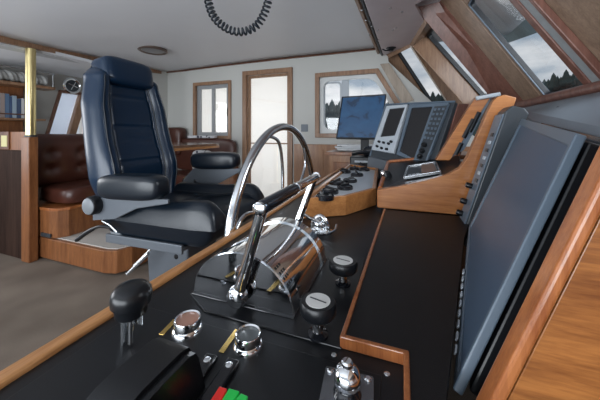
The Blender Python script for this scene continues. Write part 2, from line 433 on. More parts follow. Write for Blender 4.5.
# aft space: low ceiling, back wall with sloped window, return wall
m = MB(); m.box((-4.3, .9, 1.83), (-3.0, 2.5, 1.86)); struct(m.build('ceiling_aft', 'paint_ceiling'))
XA = -3.95
def a2(px, py): p = on_x(px, py, XA); return (p.y, p.z)
aw = [a2(47, 138), a2(98, 138), a2(98, 92.5), a2(61, 92.5)]
aw = [aw[0], (2.40, aw[0][1]), (2.40, aw[3][1]), aw[3]]
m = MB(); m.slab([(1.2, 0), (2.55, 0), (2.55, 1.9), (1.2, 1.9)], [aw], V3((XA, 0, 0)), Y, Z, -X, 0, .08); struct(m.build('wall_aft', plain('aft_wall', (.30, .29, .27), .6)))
m = MB(); m.box((XA, 2.45, 0), (-3.2, 2.53, 1.9)); m.box((-3.34, 2.45, 0), (-3.26, YF, 2.05)); struct(m.build('wall_aft_return', 'paint_wall'))
an = thing('window_3', (XA, 0, 0), '', ''); del an['label'], an['category']; an['kind'] = 'structure'
OA = V3((XA, 0, 0))
m = MB(); frame(m, inset(aw, -.03), inset(aw, .004), OA, Y, Z, -X, -.02, .02); m.build('window_frame', 'dark_wood', an, .003)
mp_ = [a2(68, 138), a2(72, 138), a2(85, 92), a2(80, 92)]; mp_ = [(mp_[0][0], aw[0][1]), (mp_[1][0]+.03, aw[0][1]), (mp_[2][0]+.03, aw[3][1]), (mp_[3][0], aw[3][1])]
m = MB(); m.slab(mp_, [], OA, Y, Z, -X, -.01, .05); m.build('window_mullion', 'frame_wood', an, .003)
m = MB(); m.slab(aw, [], OA, Y, Z, -X, .045, .048); m.build('window_pane', 'glass', an)
l_ = [aw[0], mp_[0], mp_[3], aw[3]]
m = MB(); m.slab(l_, [], OA, Y, Z, -X, .06, .062); tag(m.build('window_blind', shademat('grey_blind', (.62, .65, .70), .6)), 'pale grey blind in the left part of the slanted window behind the pole', 'blind')

# ---- forward windows: facet A (ahead) and facet B (swept towards the far side)
SL = .65
nB = V3((.866, .5, 0)); tB = V3((-.5, .866, 0))
cB = nB.dot(V3((.8, 2.24, 0)))
# planes: origin at sill height 1.30, V up the slope
oA = V3((.8, 2.24, 1.30)); uA = -Y; vA = V3((-SL, 0, 1)).normalized(); NA = V3((1, 0, SL)).normalized()
oB = V3((.8, 2.24, 1.30)); uB = tB; vB = (Z-nB*SL).normalized(); NB = (nB+Z*SL).normalized()
def pA(px, py, off=0): p = on_p(px, py, oA+NA*off, NA)-oA-NA*off; return (p.dot(uA), p.dot(vA))
def pB(px, py, off=0): p = on_p(px, py, oB+NB*off, NB)-oB-NB*off; return (p.dot(uB), p.dot(vB))
topv = (2.10-1.30)/vA.z; botv = -.12
# facet A
a_l = pA(543, 95)[0]; a_r = pA(590, 85)[0]; 
hA3 = [(a_l, .0), (a_r, .0), (a_r, .72), (a_l, .72)]
a_q = max(pA(600, 0)[0], pA(600, 60)[0])+.06; hA4 = [(a_q, .0), (a_q+.55, .0), (a_q+.55, .72), (a_q, .72)]
m = MB(); m.slab([(0, botv), (3.4, botv), (3.4, topv), (0, topv)], [hA3, hA4], oA, uA, vA, NA, 0, .032); struct(m.build('wall_front', 'veneer', None, .003))
def wthing(n):
    t = thing(n, (0, 0, 1.3), '', ''); del t['label'], t['category']; t['kind'] = 'structure'; return t
for nm, h in (('window_6', hA3), ('window_7', hA4)):
    t = wthing(nm)
    m = MB(); frame(m, h, roundp(inset(h, .014), .03), oA, uA, vA, NA, .004, .031); m.build('window_gasket', 'gasket', t, .003)
    m = MB(); frame(m, inset(h, .005), roundp(inset(h, .014), .02), oA, uA, vA, NA, -.003, .004); m.build('window_rim', 'bezel', t, .002)
    m = MB(); m.slab(inset(h, .01), [], oA, uA, vA, NA, .016, .019); m.build('window_pane', 'glass', t)
# trims and pale panel on the post right of window 6
m = MB(); m.slab([(a_r, 0), (a_r+.045, 0), (a_r+.045, .95), (a_r, .95)], [], oA, uA, vA, NA, -.02, 0); struct(m.build('trim_5', 'red_wood', None, .004))
m = MB(); m.slab([(a_r+.046, 0), (a_r+.125, 0), (a_r+.125, .95), (a_r+.046, .95)], [], oA, uA, vA, NA, -.012, 0); struct(m.build('trim_6', plain('pale_panel', (.33, .36, .37), .5, var=.2, vscale=30)))
m = MB(); m.slab([(a_r+.126, 0), (a_r+.15, 0), (a_r+.15, .95), (a_r+.126, .95)], [], oA, uA, vA, NA, -.03, 0); struct(m.build('trim_7', 'red_wood', None, .004))
# facets B and C : deep linings
zP = 1.955
T1, T2 = on_z(410, 44, zP), on_z(424, 21, zP)
RV = .19
def facet(T, phi, sl, sgn):
    n_ = V3((cos(R(phi)), sin(R(phi)), 0)); u_ = V3((-sin(R(phi)), cos(R(phi)), 0))*sgn
    v_ = (Z-n_*sl).normalized(); N_ = (n_+Z*sl).normalized(); o_ = T-v_*((zP-1.30)/v_.z)
    return o_, u_, v_, N_
oB, uB, vB, NB = facet(T1, 33, .78, 1)
oC, uC, vC, NC = facet(T1, 8, .78, -1)
def pF(f, px, py): q = on_p(px, py, f[0], f[3])-f[0]; return (q.dot(f[1]), q.dot(f[2]))
FB, FC = (oB, uB, vB, NB), (oC, uC, vC, NC)
topB = (1.945-1.30)/vB.z; topC = (1.945-1.30)/vC.z
bfar = pF(FB, 397, 75)[0]; cn0, cn1 = pF(FC, 425, 20), pF(FC, 489, 95)
cnear = (cn0[0]+cn1[0])/2
UB = pF(FB, 384, 64)[0]+.06
hB1 = [(.012, .0), (bfar, .0), (bfar, topB-.02), (.012, topB-.02)]; hC1 = [(.012, .0), (cnear, .0), (cnear, topC-.02), (.012, topC-.02)]
m = MB(); m.slab([(-.0, botv), (UB, botv), (UB, topB+.1), (-.0, topB+.1)], [hB1], oB, uB, vB, NB, 0, RV); struct(m.build('wall_front_far', 'frame_wood', None, .003))
m = MB(); m.slab([(0, botv), (cnear, botv), (cnear, 0), (.012, 0), (.012, topC-.02), (cnear, topC-.02), (cnear, topC+.1), (0, topC+.1)], [], oC, uC, vC, NC, 0, RV); struct(m.build('wall_front_middle', 'frame_wood', None, .003))
for nm, h, f in (('window_4', hB1, FB), ('window_5', hC1, FC)):
    t = wthing(nm)
    m = MB(); frame(m, h, roundp(inset(h, .02), .03), *f, RV-.04, RV-.002); m.build('window_gasket', 'gasket', t, .003)
    m = MB(); m.slab(inset(h, .01), [], *f, RV-.018, RV-.015); m.build('window_pane', 'glass', t)
# thick corner post between the middle and the near window
pa = [on_p(412, 5, oC, NC), on_p(490, 97, oC, NC)]; pb = [on_p(440, 0, oA-NA*.02, NA), on_p(520, 97, oA-NA*.02, NA)]
pc_ = [on_p(461, 0, oA-NA*.004, NA), on_p(541, 97, oA-NA*.004, NA)]
dn_ = lambda a, b, k: b+(b-a)*k
for L__ in (pa, pb, pc_): L__[1] = dn_(L__[0], L__[1], .12); L__[0] = dn_(L__[1], L__[0], .06)
bk_ = V3((.05, .015, .03))
m = MB(); m.hexa([pa[1], pb[1], pb[1]+bk_, pa[1]+bk_], [pa[0], pb[0], pb[0]+bk_, pa[0]+bk_]); struct(m.build('trim_9', 'red_wood', None, .003))
m = MB(); m.hexa([pb[1], pc_[1], pc_[1]+V3((.03, 0, .02)), pb[1]+V3((.03, 0, .02))], [pb[0], pc_[0], pc_[0]+V3((.03, 0, .02)), pb[0]+V3((.03, 0, .02))]); struct(m.build('trim_8', 'veneer', None, .002))
m = MB(); m.slab([(-.004, -.02), (.012, -.02), (.012, topB), (-.004, topB)], [], oB, uB, vB, NB, -.008, 0); struct(m.build('trim_10', plain('lipping', (.46, .40, .34), .35), None, .002))
# corner strip with far wall
cs = [on_y(380, 64, YF-.02), on_y(403, 104, YF-.02), on_y(414, 100, YF-.02), on_y(389, 63, YF-.02)]
m = MB(); m.slab([(p.x, p.z) for p in cs], [], V3((0, YF-.022, 0)), X, Z, Y, 0, .02); struct(m.build('trim_11', wood('pale_veneer', (.24, .19, .15), (.42, .35, .28), 2, .5, 26, 9, .1), None, .003))

# ---- overhead plywood panel near the windows
pp = [on_z(356, 0, zP), on_z(384.5, 61, zP), on_z(410, 44, zP), on_z(424, 21, zP), on_z(416, 6, zP)]
pp = [(p.x, p.y) for p in pp]; pp[1] = (pp[1][0], YF-.01); pp[0] = (pp[0][0]-.0, .6)
q5 = on_z(432, -4, zP); pp = pp[:4]+[(on_z(415, 5, zP).x, on_z(415, 5, zP).y), (q5.x, q5.y), (q5.x, .6)]
m = MB(); m.slab(pp, [], V3((0, 0, zP)), X, Y, Z, 0, .03)
ovh = tag(m.build('overhead_panel', 'lilac_ply', None, .004), 'purplish varnished plywood panel overhead with screws, beside the front windows', 'panel')
for sx_, sy_ in ((362, 10), (366, 20), (372, 26), (378, 30), (378, 40), (393, 30), (396, 28), (370, 35), (402, 12), (390, 8)):
    p = on_z(sx_, sy_, zP)
    m = MB(); m.lathe([(.0, -.004), (.008, -.003), (.01, 0)], p, n=10); m.build('screw', 'steel', ovh)
m = MB(); p = on_z(391, 48, zP); m.lathe([(.0, -.03), (.02, -.03), (.03, -.012), (.045, -.006), (.05, 0)], p, n=16)
m.tube([p+V3((0, 0, -.02)), p+V3((-.05, -.05, -.035)), p+V3((-.08, -.06, -.02))], .007, 8); m.build('map_light', 'black_plastic', ovh)
m = MB(); l0 = V3((pp[0][0]-.015, .6, zP+.01)); l1 = V3((pp[1][0]-.015, YF-.02, zP+.01)); m.tube([l0, l1], .013, 6)
struct(m.build('trim_12', 'gasket'))
m = MB(); m.tube([l0+V3((-.04, 0, .03)), l1+V3((-.04, 0, .03))], .018, 6); struct(m.build('trim_13', 'frame_wood'))

# ---- ceiling lamp
lp = on_z(153, 50, 1.98); lp.z = zceil(lp.x, lp.y)
cl = thing('ceiling_light', lp, 'shallow round ceiling light with a dark rim behind the helm chair', 'light')
m = MB(); m.lathe([(.140, .004), (.143, -.014), (.128, -.022), (.116, -.018), (.11, -.010), (.11, .0)], lp, n=40); m.build('rim', plain('bronze_rim', (.16, .12, .10), .35, .6), cl, 0, True)
m = MB(); m.lathe([(0, -.020), (.08, -.018), (.109, -.010), (.111, -.004)], lp, n=40); m.build('lens', plain('lens', (.22, .22, .23), .35), cl, 0, True)

# ================================================================ HELM CONSOLE
ZK, XR = .78, -.472     # console top, its wooden edge
ZD = .795               # raised desk
hcn = thing('helm_console', (-.2, .9, 0), 'long black-topped helm console with a worn wooden edge rail', 'console')
m = MB(); m.slab([(XR, -.5), (-.01, -.5), (.035, .39), (.15, .94), (.28, 1.12), (.28, 2.35), (XR, 2.35)], [], V3((0, 0, 0)), X, Y, Z, ZK-.03, ZK); m.build('console_top', 'black_top', hcn, .002)
m = MB(); m.box((XR+.03, -.45, 0), (-.02, 2.30, ZK-.031)); m.build('cabinet_body', 'dark_wood', hcn, .002)
m = MB()
def railseg(y0, y1, dz=0): m.box((XR-.020, y0, ZK-.045), (XR+.006, y1, ZK+.008+dz))
railseg(-.5, .158); railseg(.1595, 2.35, .0012); m.build('edge_rail', 'teak_rail', hcn, .006, seg=3)
for sx_, sy_ in ((180, 317), (187, 315.5), (334, 355), (322, 342), (387, 374)):
    p = on_z(sx_, sy_, ZK); s_ = MB(); s_.lathe([(.0042, -.001), (.0042, .0007), (.003, .0014), (0, .0014)], p, n=14)
    s_.box((p.x-.0032, p.y-.0005, p.z+.0008), (p.x+.0032, p.y+.0005, p.z+.0016)); s_.build('screw', 'steel', hcn)
# inset plate carrying the throttle and lower plates (shallow raised edges)
m = MB(); m.slab([(-.326, .395), (-.078, .395), (-.078, .70), (-.39, .70), (-.39, .43)], [], V3((0, 0, 0)), X, Y, Z, ZK, ZK+.003); m.build('control_plate', 'black_plastic', hcn, .0015)
m = MB(); m.box((-.44, .0, ZK), (-.02, .37, ZK+.002)); m.build('control_plate', 'black_top', hcn, .001)

# ---- forward desk with wooden lip
dk = thing('forward_desk', (.1, .7, ZK), 'raised black desk surface with a mitred wooden lip right of the throttle', 'desk')
e0, e1, e2, e3 = on_z(384, 208, ZD), on_z(339.5, 339, ZD), on_z(403.5, 354.5, ZD), on_z(402, 402, ZD)
YE = (e1.y+e2.y)/2; e1.y = e2.y = YE; e3.x = e2.x+(e3.x-e2.x)*4; e3.y = -.4; e0.y = 1.13
m = MB(); poly = [(e0.x+.006, e0.y), (e1.x+.006, e1.y+.006), (e2.x+.006, e1.y+.006), (e3.x+.006, e3.y), (on_z(440, 402, ZD).x, -.4)]+[(q_.x, q_.y) for q_ in (on_z(446, 400, ZD), on_z(464, 238, ZD))]+[(.25, 1.13)]
m.slab(poly, [], V3((0, 0, 0)), X, Y, Z, ZK+.0005, ZD); m.build('desktop', 'desk_black', dk)
m = MB(); outp = [(e0.x, e0.y), (e1.x, e1.y), (e2.x, e1.y), (e3.x, e3.y), (e3.x+.0075, e3.y), (e2.x+.0075, e1.y+.0075), (e1.x+.0075, e1.y+.0075), (e0.x+.0075, e0.y)]
m.slab(outp, [], V3((0, 0, 0)), X, Y, Z, ZK+.0005, ZD+.003); m.build('wood_lip', 'cheek_trim', dk, .0015)

# ================================================================ BIG SCREEN, ITS HOUSING AND NEIGHBOURS
P1 = V3((.354, .992, 1.139)); P2 = V3((.203, .935, .815)); P3 = V3((.221, .440, 1.0975)); P4 = V3((.072, .386, .772))
# on the desk: lift the lower edge clear of it
E1 = ((P1-P3)+(P2-P4)).normalized(); E2 = (P1-P2).normalized(); E2 = (E2-E1*E2.dot(E1)).normalized(); NM = E1.cross(E2).normalized()
if NM.x > 0: NM = -NM     # towards the helm
dkz = lambda p: p
def onM(px, py, off=0):   # point on the monitor plane
    return on_p(px, py, P1+NM*off, NM)
def fr(p): q = p-P1; return (q.dot(E1), q.dot(E2))
c1, c2, c3, c4 = fr(onM(523, 119)), fr(onM(470, 228)), fr(onM(580, 134)), fr(onM(455.5, 392))
hs = thing('instrument_housing', (.3, .8, .8), 'black and grey dash housing with wooden sides around the big screen', 'dashboard')
def lerp(a, b, t): return a+(b-a)*t
mon = thing('large_monitor', P4+V3((.03, .05, .05)), 'big dark blue-grey flat screen leaning in the dash at the right', 'monitor')
mq = [c4, c2, c1, c3]
def bil(s_, t_):
    a = V3((*c4, 0)).lerp(V3((*c2, 0)), s_); b = V3((*c3, 0)).lerp(V3((*c1, 0)), s_); q_ = a.lerp(b, t_); return (q_.x, q_.y)
imq = [bil(.020, .035), bil(.955, .035), bil(.955, .945), bil(.020, .945)]
u_hi = (c1[0]+c2[0])/2; u_lo = (c3[0]+c4[0])/2
mq = [c4, c2, c1, c3]
m = MB(); m.slab(mq, [imq], P1, E1, E2, NM, -.008, .004); m.build('bezel', 'bezel', mon, .002)
m = MB(); m.slab(imq, [], P1, E1, E2, NM, -.007, .001); m.build('screen', 'screen', mon)
m = MB(); m.slab(inset(mq, .006), [], P1, E1, E2, NM, -.045, -.013); m.build('back_case', 'black_plastic', mon, .003)
# row of buttons along the lower edge
for k in range(9):
    t = .50+.05*k; q = V3((*c2, 0)).lerp(V3((*c4, 0)), t); n_ = V3((*c1, 0))-V3((*c2, 0)); q = q+n_.normalized()*.008
    s_ = MB(); o_ = P1+E1*q.x+E2*q.y+NM*.006
    s_.slab([(-.008, -.003), (.008, -.003), (.008, .003), (-.008, .003)], [], o_, E1, E2, NM, 0, .003); s_.build('button', 'grey_light', mon, .0008)
# black mounting panel behind
outer = [(c4[0]-.06, c4[1]-.03), (c2[0]+.02, c2[1]-.03), (c1[0]+.03, c1[1]+.006), (c3[0]-.055, c3[1]+.006)]
m = MB(); m.slab(outer, [], P1, E1, E2, NM, -.065, -.048); m.build('mounting_panel', 'black_gloss', hs, .002)
# grey fascia from the screen's top up to the coaming under the windows
tf = P1+E1*outer[2][0]+E2*outer[2][1]-NM*.048; tn = P1+E1*outer[3][0]+E2*outer[3][1]-NM*.048
cX, cZ = .745, 1.262
m = MB(); far = V3((cX, 2.2, cZ)); near = V3((cX, -.2, cZ))
tf2 = tf+(tf-tn)*.25; tn2 = tn+(tn-tf)*.9
th = V3((0, 0, -.012))
m.hexa([tn2+th, V3((cX, -.2, cZ))+th, V3((cX, 2.2, cZ))+th, tf2+th], [tn2, near, far, tf2]); m.build('fascia', 'fascia', hs)
m = MB(); q = on_p(555, 109, near, (far-near).cross(tf2-near).normalized()); 
d1 = (tf2-tn2).normalized(); 
m.tube([q+V3((.0, -.02, .003)), q+V3((.03, .02, .010))], .005, 6); m.build('catch', 'bezel_dark', hs); m = MB(); m.tube([q+V3((.02, .10, .008)), q+V3((.035, .13, .012))], .005, 6); m.build('catch', 'bezel_dark', hs)
# coaming under the front windows
m = MB(); m.tube([V3((.765, 2.24, 1.285)), V3((.765, -.3, 1.285))], .026, 14); m.box((.765, -.3, 1.262), (.90, 2.24, 1.305)); struct(m.build('trim_14', 'red_wood', None, 0, True))
# lower body filling beneath the fascia
m = MB(); m.box((.40, -.3, 0), (.95, 2.24, 1.16-.25)); m.box((.74, -.3, .91), (.95, 2.24, 1.255)); struct(m.build('wall_front_lower', 'dark_wood'))
# near wooden cheek: board facing the camera, slanted free edge with a trim
yc = .345
ca, cb = on_y(600, 146, yc+.016), on_y(475, 402, yc+.016)
dd_ = (ca-cb).normalized(); ca2 = ca+dd_*.10; cb2 = cb-dd_*.16
W = .014*1.0
def cheek_off(p, w): return V3((p.x+w, p.y, p.z-w*.35))
poly = [(cb2.x, cb2.z), (.62, cb2.z-.02), (.62, ca2.z+.06), (ca2.x, ca2.z)]
m = MB(); m.slab([(p[0]+.012, p[1]-.004) for p in poly[:1]]+poly[1:3]+[(poly[3][0]+.012, poly[3][1]-.004)], [], V3((0, yc+.012, 0)), X, Z, -Y, 0, .018); m.build('side_cheek', 'cheek', hs, .001)
m = MB(); m.slab([(cb2.x-.002, cb2.z), (cb2.x+.010, cb2.z-.004), (ca2.x+.010, ca2.z-.004), (ca2.x-.002, ca2.z)], [], V3((0, yc+.016, 0)), X, Z, -Y, 0, .026); m.build('cheek_trim', 'cheek_trim', hs, .004, seg=3)

# far wooden divider with curved top edge
YD = 1.14
def dv(px, py): p = on_y(px, py, YD); return (p.x, p.z)
topc = [dv(*q) for q in ((377, 190), (400, 186.5), (425, 181), (448, 174.5), (460, 168), (467, 158), (474, 143), (481, 127), (488, 111), (493, 101), (498, 96.5), (505, 94.5), (517, 97.5))]
low = [dv(512, 112), (dv(466, 212)[0], ZD+.001), (dv(377, 207)[0], ZD+.001)]
poly = topc+low
m = MB(); m.slab(poly, [], V3((0, YD, 0)), X, Z, Y, 0, .035)
dvd = tag(m.build('divider_board', 'divider', None, .004, seg=3), 'orange-brown wooden divider board with curved top edge beyond the black desk', 'divider')

# slim grey control unit with black knobs between divider and big screen
cu = thing('radar_control_panel', P2+V3((0, .06, .02)), 'slim grey control unit with black knobs left of the big screen', 'control unit')
def onD(px, py): return on_y(px, py, 1.085)
yA0, yA1 = 1.04, 1.125
fb, ft = on_y(458, 232, yA1), on_y(523, 117, yA1)      # front lower, front upper (left edge)
fb = on_y(455.5, 232, yA1); ft = on_y(497, 113, yA1)
du = (ft-fb).normalized(); nn = V3((du.z, 0, -du.x))   # away from helm
prof = [(0, 0), (.018, -.014), (.05, -.012), (.06, 0), (.06, (ft-fb).length+.01), (.045, (ft-fb).length+.022), (.012, (ft-fb).length+.022), (0, (ft-fb).length)]
m = MB(); m.slab(prof, [], V3((fb.x, yA0, fb.z)), nn, du, Y, .0, yA1-yA0-.004); m.build('case', 'bezel_dark', cu, .004)
m = MB(); L_ = (ft-fb).length; m.slab([(0.002, .01), (yA1-yA0-.006, .01), (yA1-yA0-.006, L_-.01), (.002, L_-.01)], [], V3((fb.x, yA0, fb.z))-nn*.001, Y, du, -nn, 0, .004); m.build('front_plate', 'bezel', cu, .001)
for k, t in enumerate((.17, .27, .40)):
    p = V3((fb.x, yA1-.022, fb.z))+du*(L_*t); s_ = MB(); s_.lathe([(.010, 0), (.010, .016), (.008, .02), (0, .02)], p-nn*.004, -nn, 18); s_.build('knob', 'black_plastic', cu, 0, True)
for k in range(7):
    p = V3((fb.x, yA0+.03, fb.z))+du*(L_*(.46+.06*k))-nn*.005; s_ = MB()
    s_.slab([(-.010, -.006), (.014, -.006), (.014, .006), (-.010, .006)], [], p, Y, du, -nn, 0, .003); s_.build('button', ['black_plastic', 'grey_light'][k % 2], cu, .001)

# ---- black side dash beyond the divider with a small radio
q = [on_y(381, 188, YD+.035), on_y(462, 172, YD+.035)]
sd = thing('side_dash', (.1, 1.4, .8), 'black sloping side dash with wooden edge beyond the divider', 'dashboard')
A_, B_ = on_y(381, 189, YD+.037), on_y(462, 172, YD+.037)
C_, D_ = V3((.30, 1.60, .985)), V3((-.05, 1.66, .93))
low_ = lambda p: V3((p.x, p.y, ZK+.001))
m = MB(); m.hexa([low_(A_), low_(B_), low_(C_), low_(D_)], [A_, B_, C_, D_]); m.build('dash_body', 'black_top', sd, .003)
m = MB(); m.tube([A_+V3((-.004, .005, 0)), D_+V3((-.004, 0, 0))], .010, 8); m.tube([D_, C_], .012, 8); m.build('edge_strip', 'cheek_trim', sd, 0, True)
nd = (B_-A_).cross(D_-A_).normalized(); ud = (B_-A_).normalized(); vd = nd.cross(ud)
if nd.z < 0: nd = -nd
vd = nd.cross(ud).normalized()
def onS(px, py): return on_p(px, py, A_, nd)
rq = [onS(404, 180), onS(442, 174), onS(437, 164), onS(408, 168)]
ro = (rq[0]+rq[1]+rq[2]+rq[3])/4
rt = thing('marine_radio', ro, 'small silver-framed radio set into the black side dash', 'radio')
def f2(p): z_ = p-ro; return (z_.dot(ud), z_.dot(vd))
rp = [f2(p) for p in rq]
m = MB(); m.slab(rp, [inset(rp, .008)], ro, ud, vd, nd, .001, .014); m.build('bezel', 'steel', rt, .002)
m = MB(); m.slab(inset(rp, .008), [], ro, ud, vd, nd, .001, .008); m.build('face', 'bezel_dark', rt)
m = MB(); w_ = inset(rp, .014); c_ = [((a[0]+b[0])/2, (a[1]+b[1])/2) for a, b in ((w_[0], w_[1]), (w_[2], w_[3]))]
m.slab([c_[0], w_[1], w_[2], c_[1]], [], ro, ud, vd, nd, .0085, .0105); m.build('display', plain('radio_display', (.22, .14, .11), .25), rt)
for k in range(3):
    s_ = MB(); t = .2+.28*k; p = V3((*w_[0], 0)).lerp(V3((*c_[0], 0)), t)+V3((0, .012, 0)); s_.slab([(-.006, -.005), (.006, -.005), (.006, .005), (-.006, .005)], [], ro+ud*p.x+vd*p.y, ud, vd, nd, .0085, .012); s_.build('button', 'grey_light', rt)
# chrome and black selector at the left end of the side dash
p = onS(384, 178); p = p+V3((.012, .02, 0))
kb = thing('selector_knob', p, 'black knob with chrome centre at the left end of the side dash', 'knob')
m = MB(); m.lathe([(.024, -.005), (.026, .01), (.022, .028), (.014, .032), (0, .032)], p, nd, 20); m.build('knob', 'black_plastic', kb, 0, True)
m = MB(); m.lathe([(.012, .030), (.013, .038), (.008, .044), (0, .045)], p, (-.5, -.5, .7), 18); m.build('cap', 'chrome', kb, 0, True)

# ---- tall wooden upright with narrow instruments behind the divider
yU = 1.42
m = MB()
uo = [on_y(435, 160, yU), on_y(449, 160, yU), on_y(489, 98, yU), on_y(474, 98, yU)]
up = thing('upright_panel', (uo[0]+uo[1])/2, 'wooden upright housing between the radars and the divider, holding narrow switches', 'housing')
m.slab([(p.x, p.z) for p in uo], [], V3((0, yU-.02, 0)), X, Z, Y, 0, .045); m.build('front_edge', 'divider', up, .004)
vo = [on_y(450, 160, yU-.03), on_y(466, 150, yU-.03), on_y(494, 97, yU-.03), on_y(476, 100, yU-.03)]
m = MB(); m.slab([(p.x, p.z) for p in vo], [], V3((0, yU, 0)), X, Z, Y, 0, .02); m.build('face_plate', 'bezel', up, .002)
for a_, b_, c_, d_ in ((464, 138, 474, 119), (470, 132, 480, 112), (456, 155, 462, 143)):
    s_ = MB(); s0_ = on_y(a_, b_, yU-.03); s1_ = on_y(c_, d_, yU-.03); s_.tube([s0_+V3((0, .012, 0)), s1_+V3((0, .012, 0))], .010, 6); s_.build('rocker_switch', 'black_plastic', up)
m = MB(); m.tube([on_y(476, 98.5, yU-.03), on_y(500, 94, yU-.03)], .009, 8); m.build('top_strip', 'grey_light', up)

# ---- radar housing and its two displays
tR, tL = V3((.273, 1.64, 1.266)), V3((-.064, 1.93, 1.284))
tt = (tL-tR).normalized(); hn = V3((-.657, -.754, 0))
bR, bL = tR+hn*.115+V3((0, 0, -.325)), tL+hn*.127+V3((0, 0, -.305))
rn = (tL-tR).cross(bR-tR).normalized()
if rn.dot(hn) < 0: rn = -rn
rv = rn.cross(-tt).normalized()
if rv.z < 0: rv = -rv
ru = -tt
def onR(px, py, off=0): return on_p(px, py, tL+rn*off, rn)
def r2(px, py): q = onR(px, py)-tL; return (q.dot(ru), q.dot(rv))
rh = thing('radar_housing', (.1, 1.85, ZK), 'dark console housing with grey frame around the two radar screens', 'housing')
ho = [r2(370, 156), r2(432, 171), r2(455, 101.5), r2(386, 104.5)]
m = MB(); m.slab(ho, [], tL, ru, rv, rn, -.03, 0); m.build('front_panel', 'bezel_dark', rh, .003)
hp = [tL+ru*a+rv*b for a, b in ho]
bk = V3((.20, .24, 0))
m = MB(); m.hexa([V3((hp[0].x, hp[0].y, ZK+.002))-hn*.02, V3((hp[1].x, hp[1].y, ZK+.002))-hn*.02, V3((hp[1].x, hp[1].y, ZK+.002))+bk*.5, V3((hp[0].x, hp[0].y, ZK+.002))+bk*.5],
                 [hp[3]-rn*.031, hp[2]-rn*.031, hp[2]+bk*.7, hp[3]+bk*.7]); m.build('case', 'red_wood', rh, .002)
m = MB(); m.tube([hp[0], hp[3]], .006, 6); m.tube([hp[3], hp[2]], .006, 6); m.build('edge_strip', 'bezel', rh)
# curved grey apron under the displays
m = MB(); a_, b_ = hp[0], hp[1]
m.hexa([V3((a_.x, a_.y, ZK+.03))+hn*.04, V3((b_.x, b_.y, ZK+.03))+hn*.03, V3((b_.x, b_.y, ZK+.03)), V3((a_.x, a_.y, ZK+.03))],
       [a_+hn*.02, b_+hn*.02, b_-hn*.01, a_-hn*.01]); m.build('apron', 'grey_metal', rh, .008)
def display(quad, scr, label, right):
    o_ = tL; t = thing('radar_display', onR(*quad[0])+rn*.01, label, 'display', 'radar displays in the far housing')
    pq = [r2(*q) for q in quad]
    sq = [r2(*q) for q in scr]
    m = MB(); m.slab(pq, [sq], o_, ru, rv, rn, .002, .022); m.build('bezel', 'bezel' if right else 'grey_light', t, .003)
    m = MB(); m.slab(sq, [], o_, ru, rv, rn, .004, .014); m.build('screen', 'screen_brown', t)
    return t
d1_ = display([(373.5, 150.5), (395.5, 154.5), (409.5, 105.5), (388.5, 107)], [(382, 138), (397, 136.5), (407, 108.5), (391, 110)], 'silver radar display with small screen and knobs, left one by the chart monitor', 0)
for (x_, y_) in ((382, 143), (386.5, 144), (391.5, 145), (380, 147.5), (384.5, 149.5), (389.5, 150.5), (394, 143)):
    s_ = MB(); s_.lathe([(.008, .0), (.008, .012), (.006, .016), (0, .016)], onR(x_, y_)+rn*.022, rn, 12); s_.build('knob', 'black_plastic', d1_)
d2_ = display([(398.5, 155.5), (428, 166), (450.5, 104), (411.5, 105.5)], [(401.5, 152), (416, 160), (434.5, 108), (413.5, 109)], 'tall radar display with keypad on its right, right one of the pair', 1)
m = MB(); kp = [r2(*q) for q in ((419, 160), (427, 163), (449.5, 107), (437, 108))]; m.slab(kp, [], tL, ru, rv, rn, .022, .024); m.build('keypad_panel', 'bezel_dark', d2_)
for i in range(7):
    for j in range(3):
        t = (i+.5)/7*.62+.36; s = (j+.5)/3
        a = V3((*kp[0], 0)).lerp(V3((*kp[3], 0)), t); b = V3((*kp[1], 0)).lerp(V3((*kp[2], 0)), t); c = a.lerp(b, s)
        s_ = MB(); s_.slab([(-.006, -.006), (.006, -.006), (.006, .006), (-.006, .006)], [], tL+ru*c.x+rv*c.y, ru, rv, rn, .024, .028); s_.build('key', 'bezel', d2_)
for t in (.06, .16, .27):
    a = V3((*kp[0], 0)).lerp(V3((*kp[3], 0)), t); b = V3((*kp[1], 0)).lerp(V3((*kp[2], 0)), t); c = a.lerp(b, .4)
    s_ = MB(); s_.lathe([(.013, 0), (.013, .016), (.010, .02), (0, .02)], tL+ru*c.x+rv*c.y+rn*.024, rn, 16); s_.build('knob', 'black_plastic', d2_)

# ---- wooden cabinet at the far end, papers, chart monitor, gear
zf = on_y(340, 153, 2.75).z
cab = thing('corner_cabinet', (.1, 2.75, 0), 'low wooden cabinet under the back window behind the helm wheel', 'cabinet')
m = MB(); m.box((-.59, 2.40, 0), (.60, 3.08, .90)); m.build('body', 'wainscot', cab, .003)
m = MB(); m.box((-.62, 2.37, .901), (.60, 3.09, .93)); m.build('top', 'teak', cab, .004)
m = MB(); 
m.box((-.55, 2.388, .1), (-.30, 2.3995, .84)); m.build('door', 'teak', cab, .004)
rnd = random.Random(3)
for k in range(5):
    w_, h_ = .34+rnd.random()*.12, .24+rnd.random()*.06; a = rnd.uniform(-.35, .35); cx, cy = -.36+rnd.uniform(-.06, .06), 2.68+rnd.uniform(-.08, .05); z_ = .932+k*.012
    mt = Matrix.Translation((cx, cy, z_))@Matrix.Rotation(a, 4, 'Z')
    m = MB(); nu_, nv_ = 8, 6
    def pf(u, v, top): 
        q = mt@V3(((u-.5)*w_, (v-.5)*h_, 0)); q.z += (.010*sin(u*5+k)*0+top); return q
    m.box((-w_/2, -h_/2, 0), (w_/2, h_/2, .010), mt)
    tag(m.build('paper_chart', 'paper', None, .002), 'white paper chart, %s in the loose pile on the corner cabinet' % ['lowest', 'second from the bottom', 'middle one', 'second from the top', 'topmost'][k], 'paper', 'charts piled on the corner cabinet')
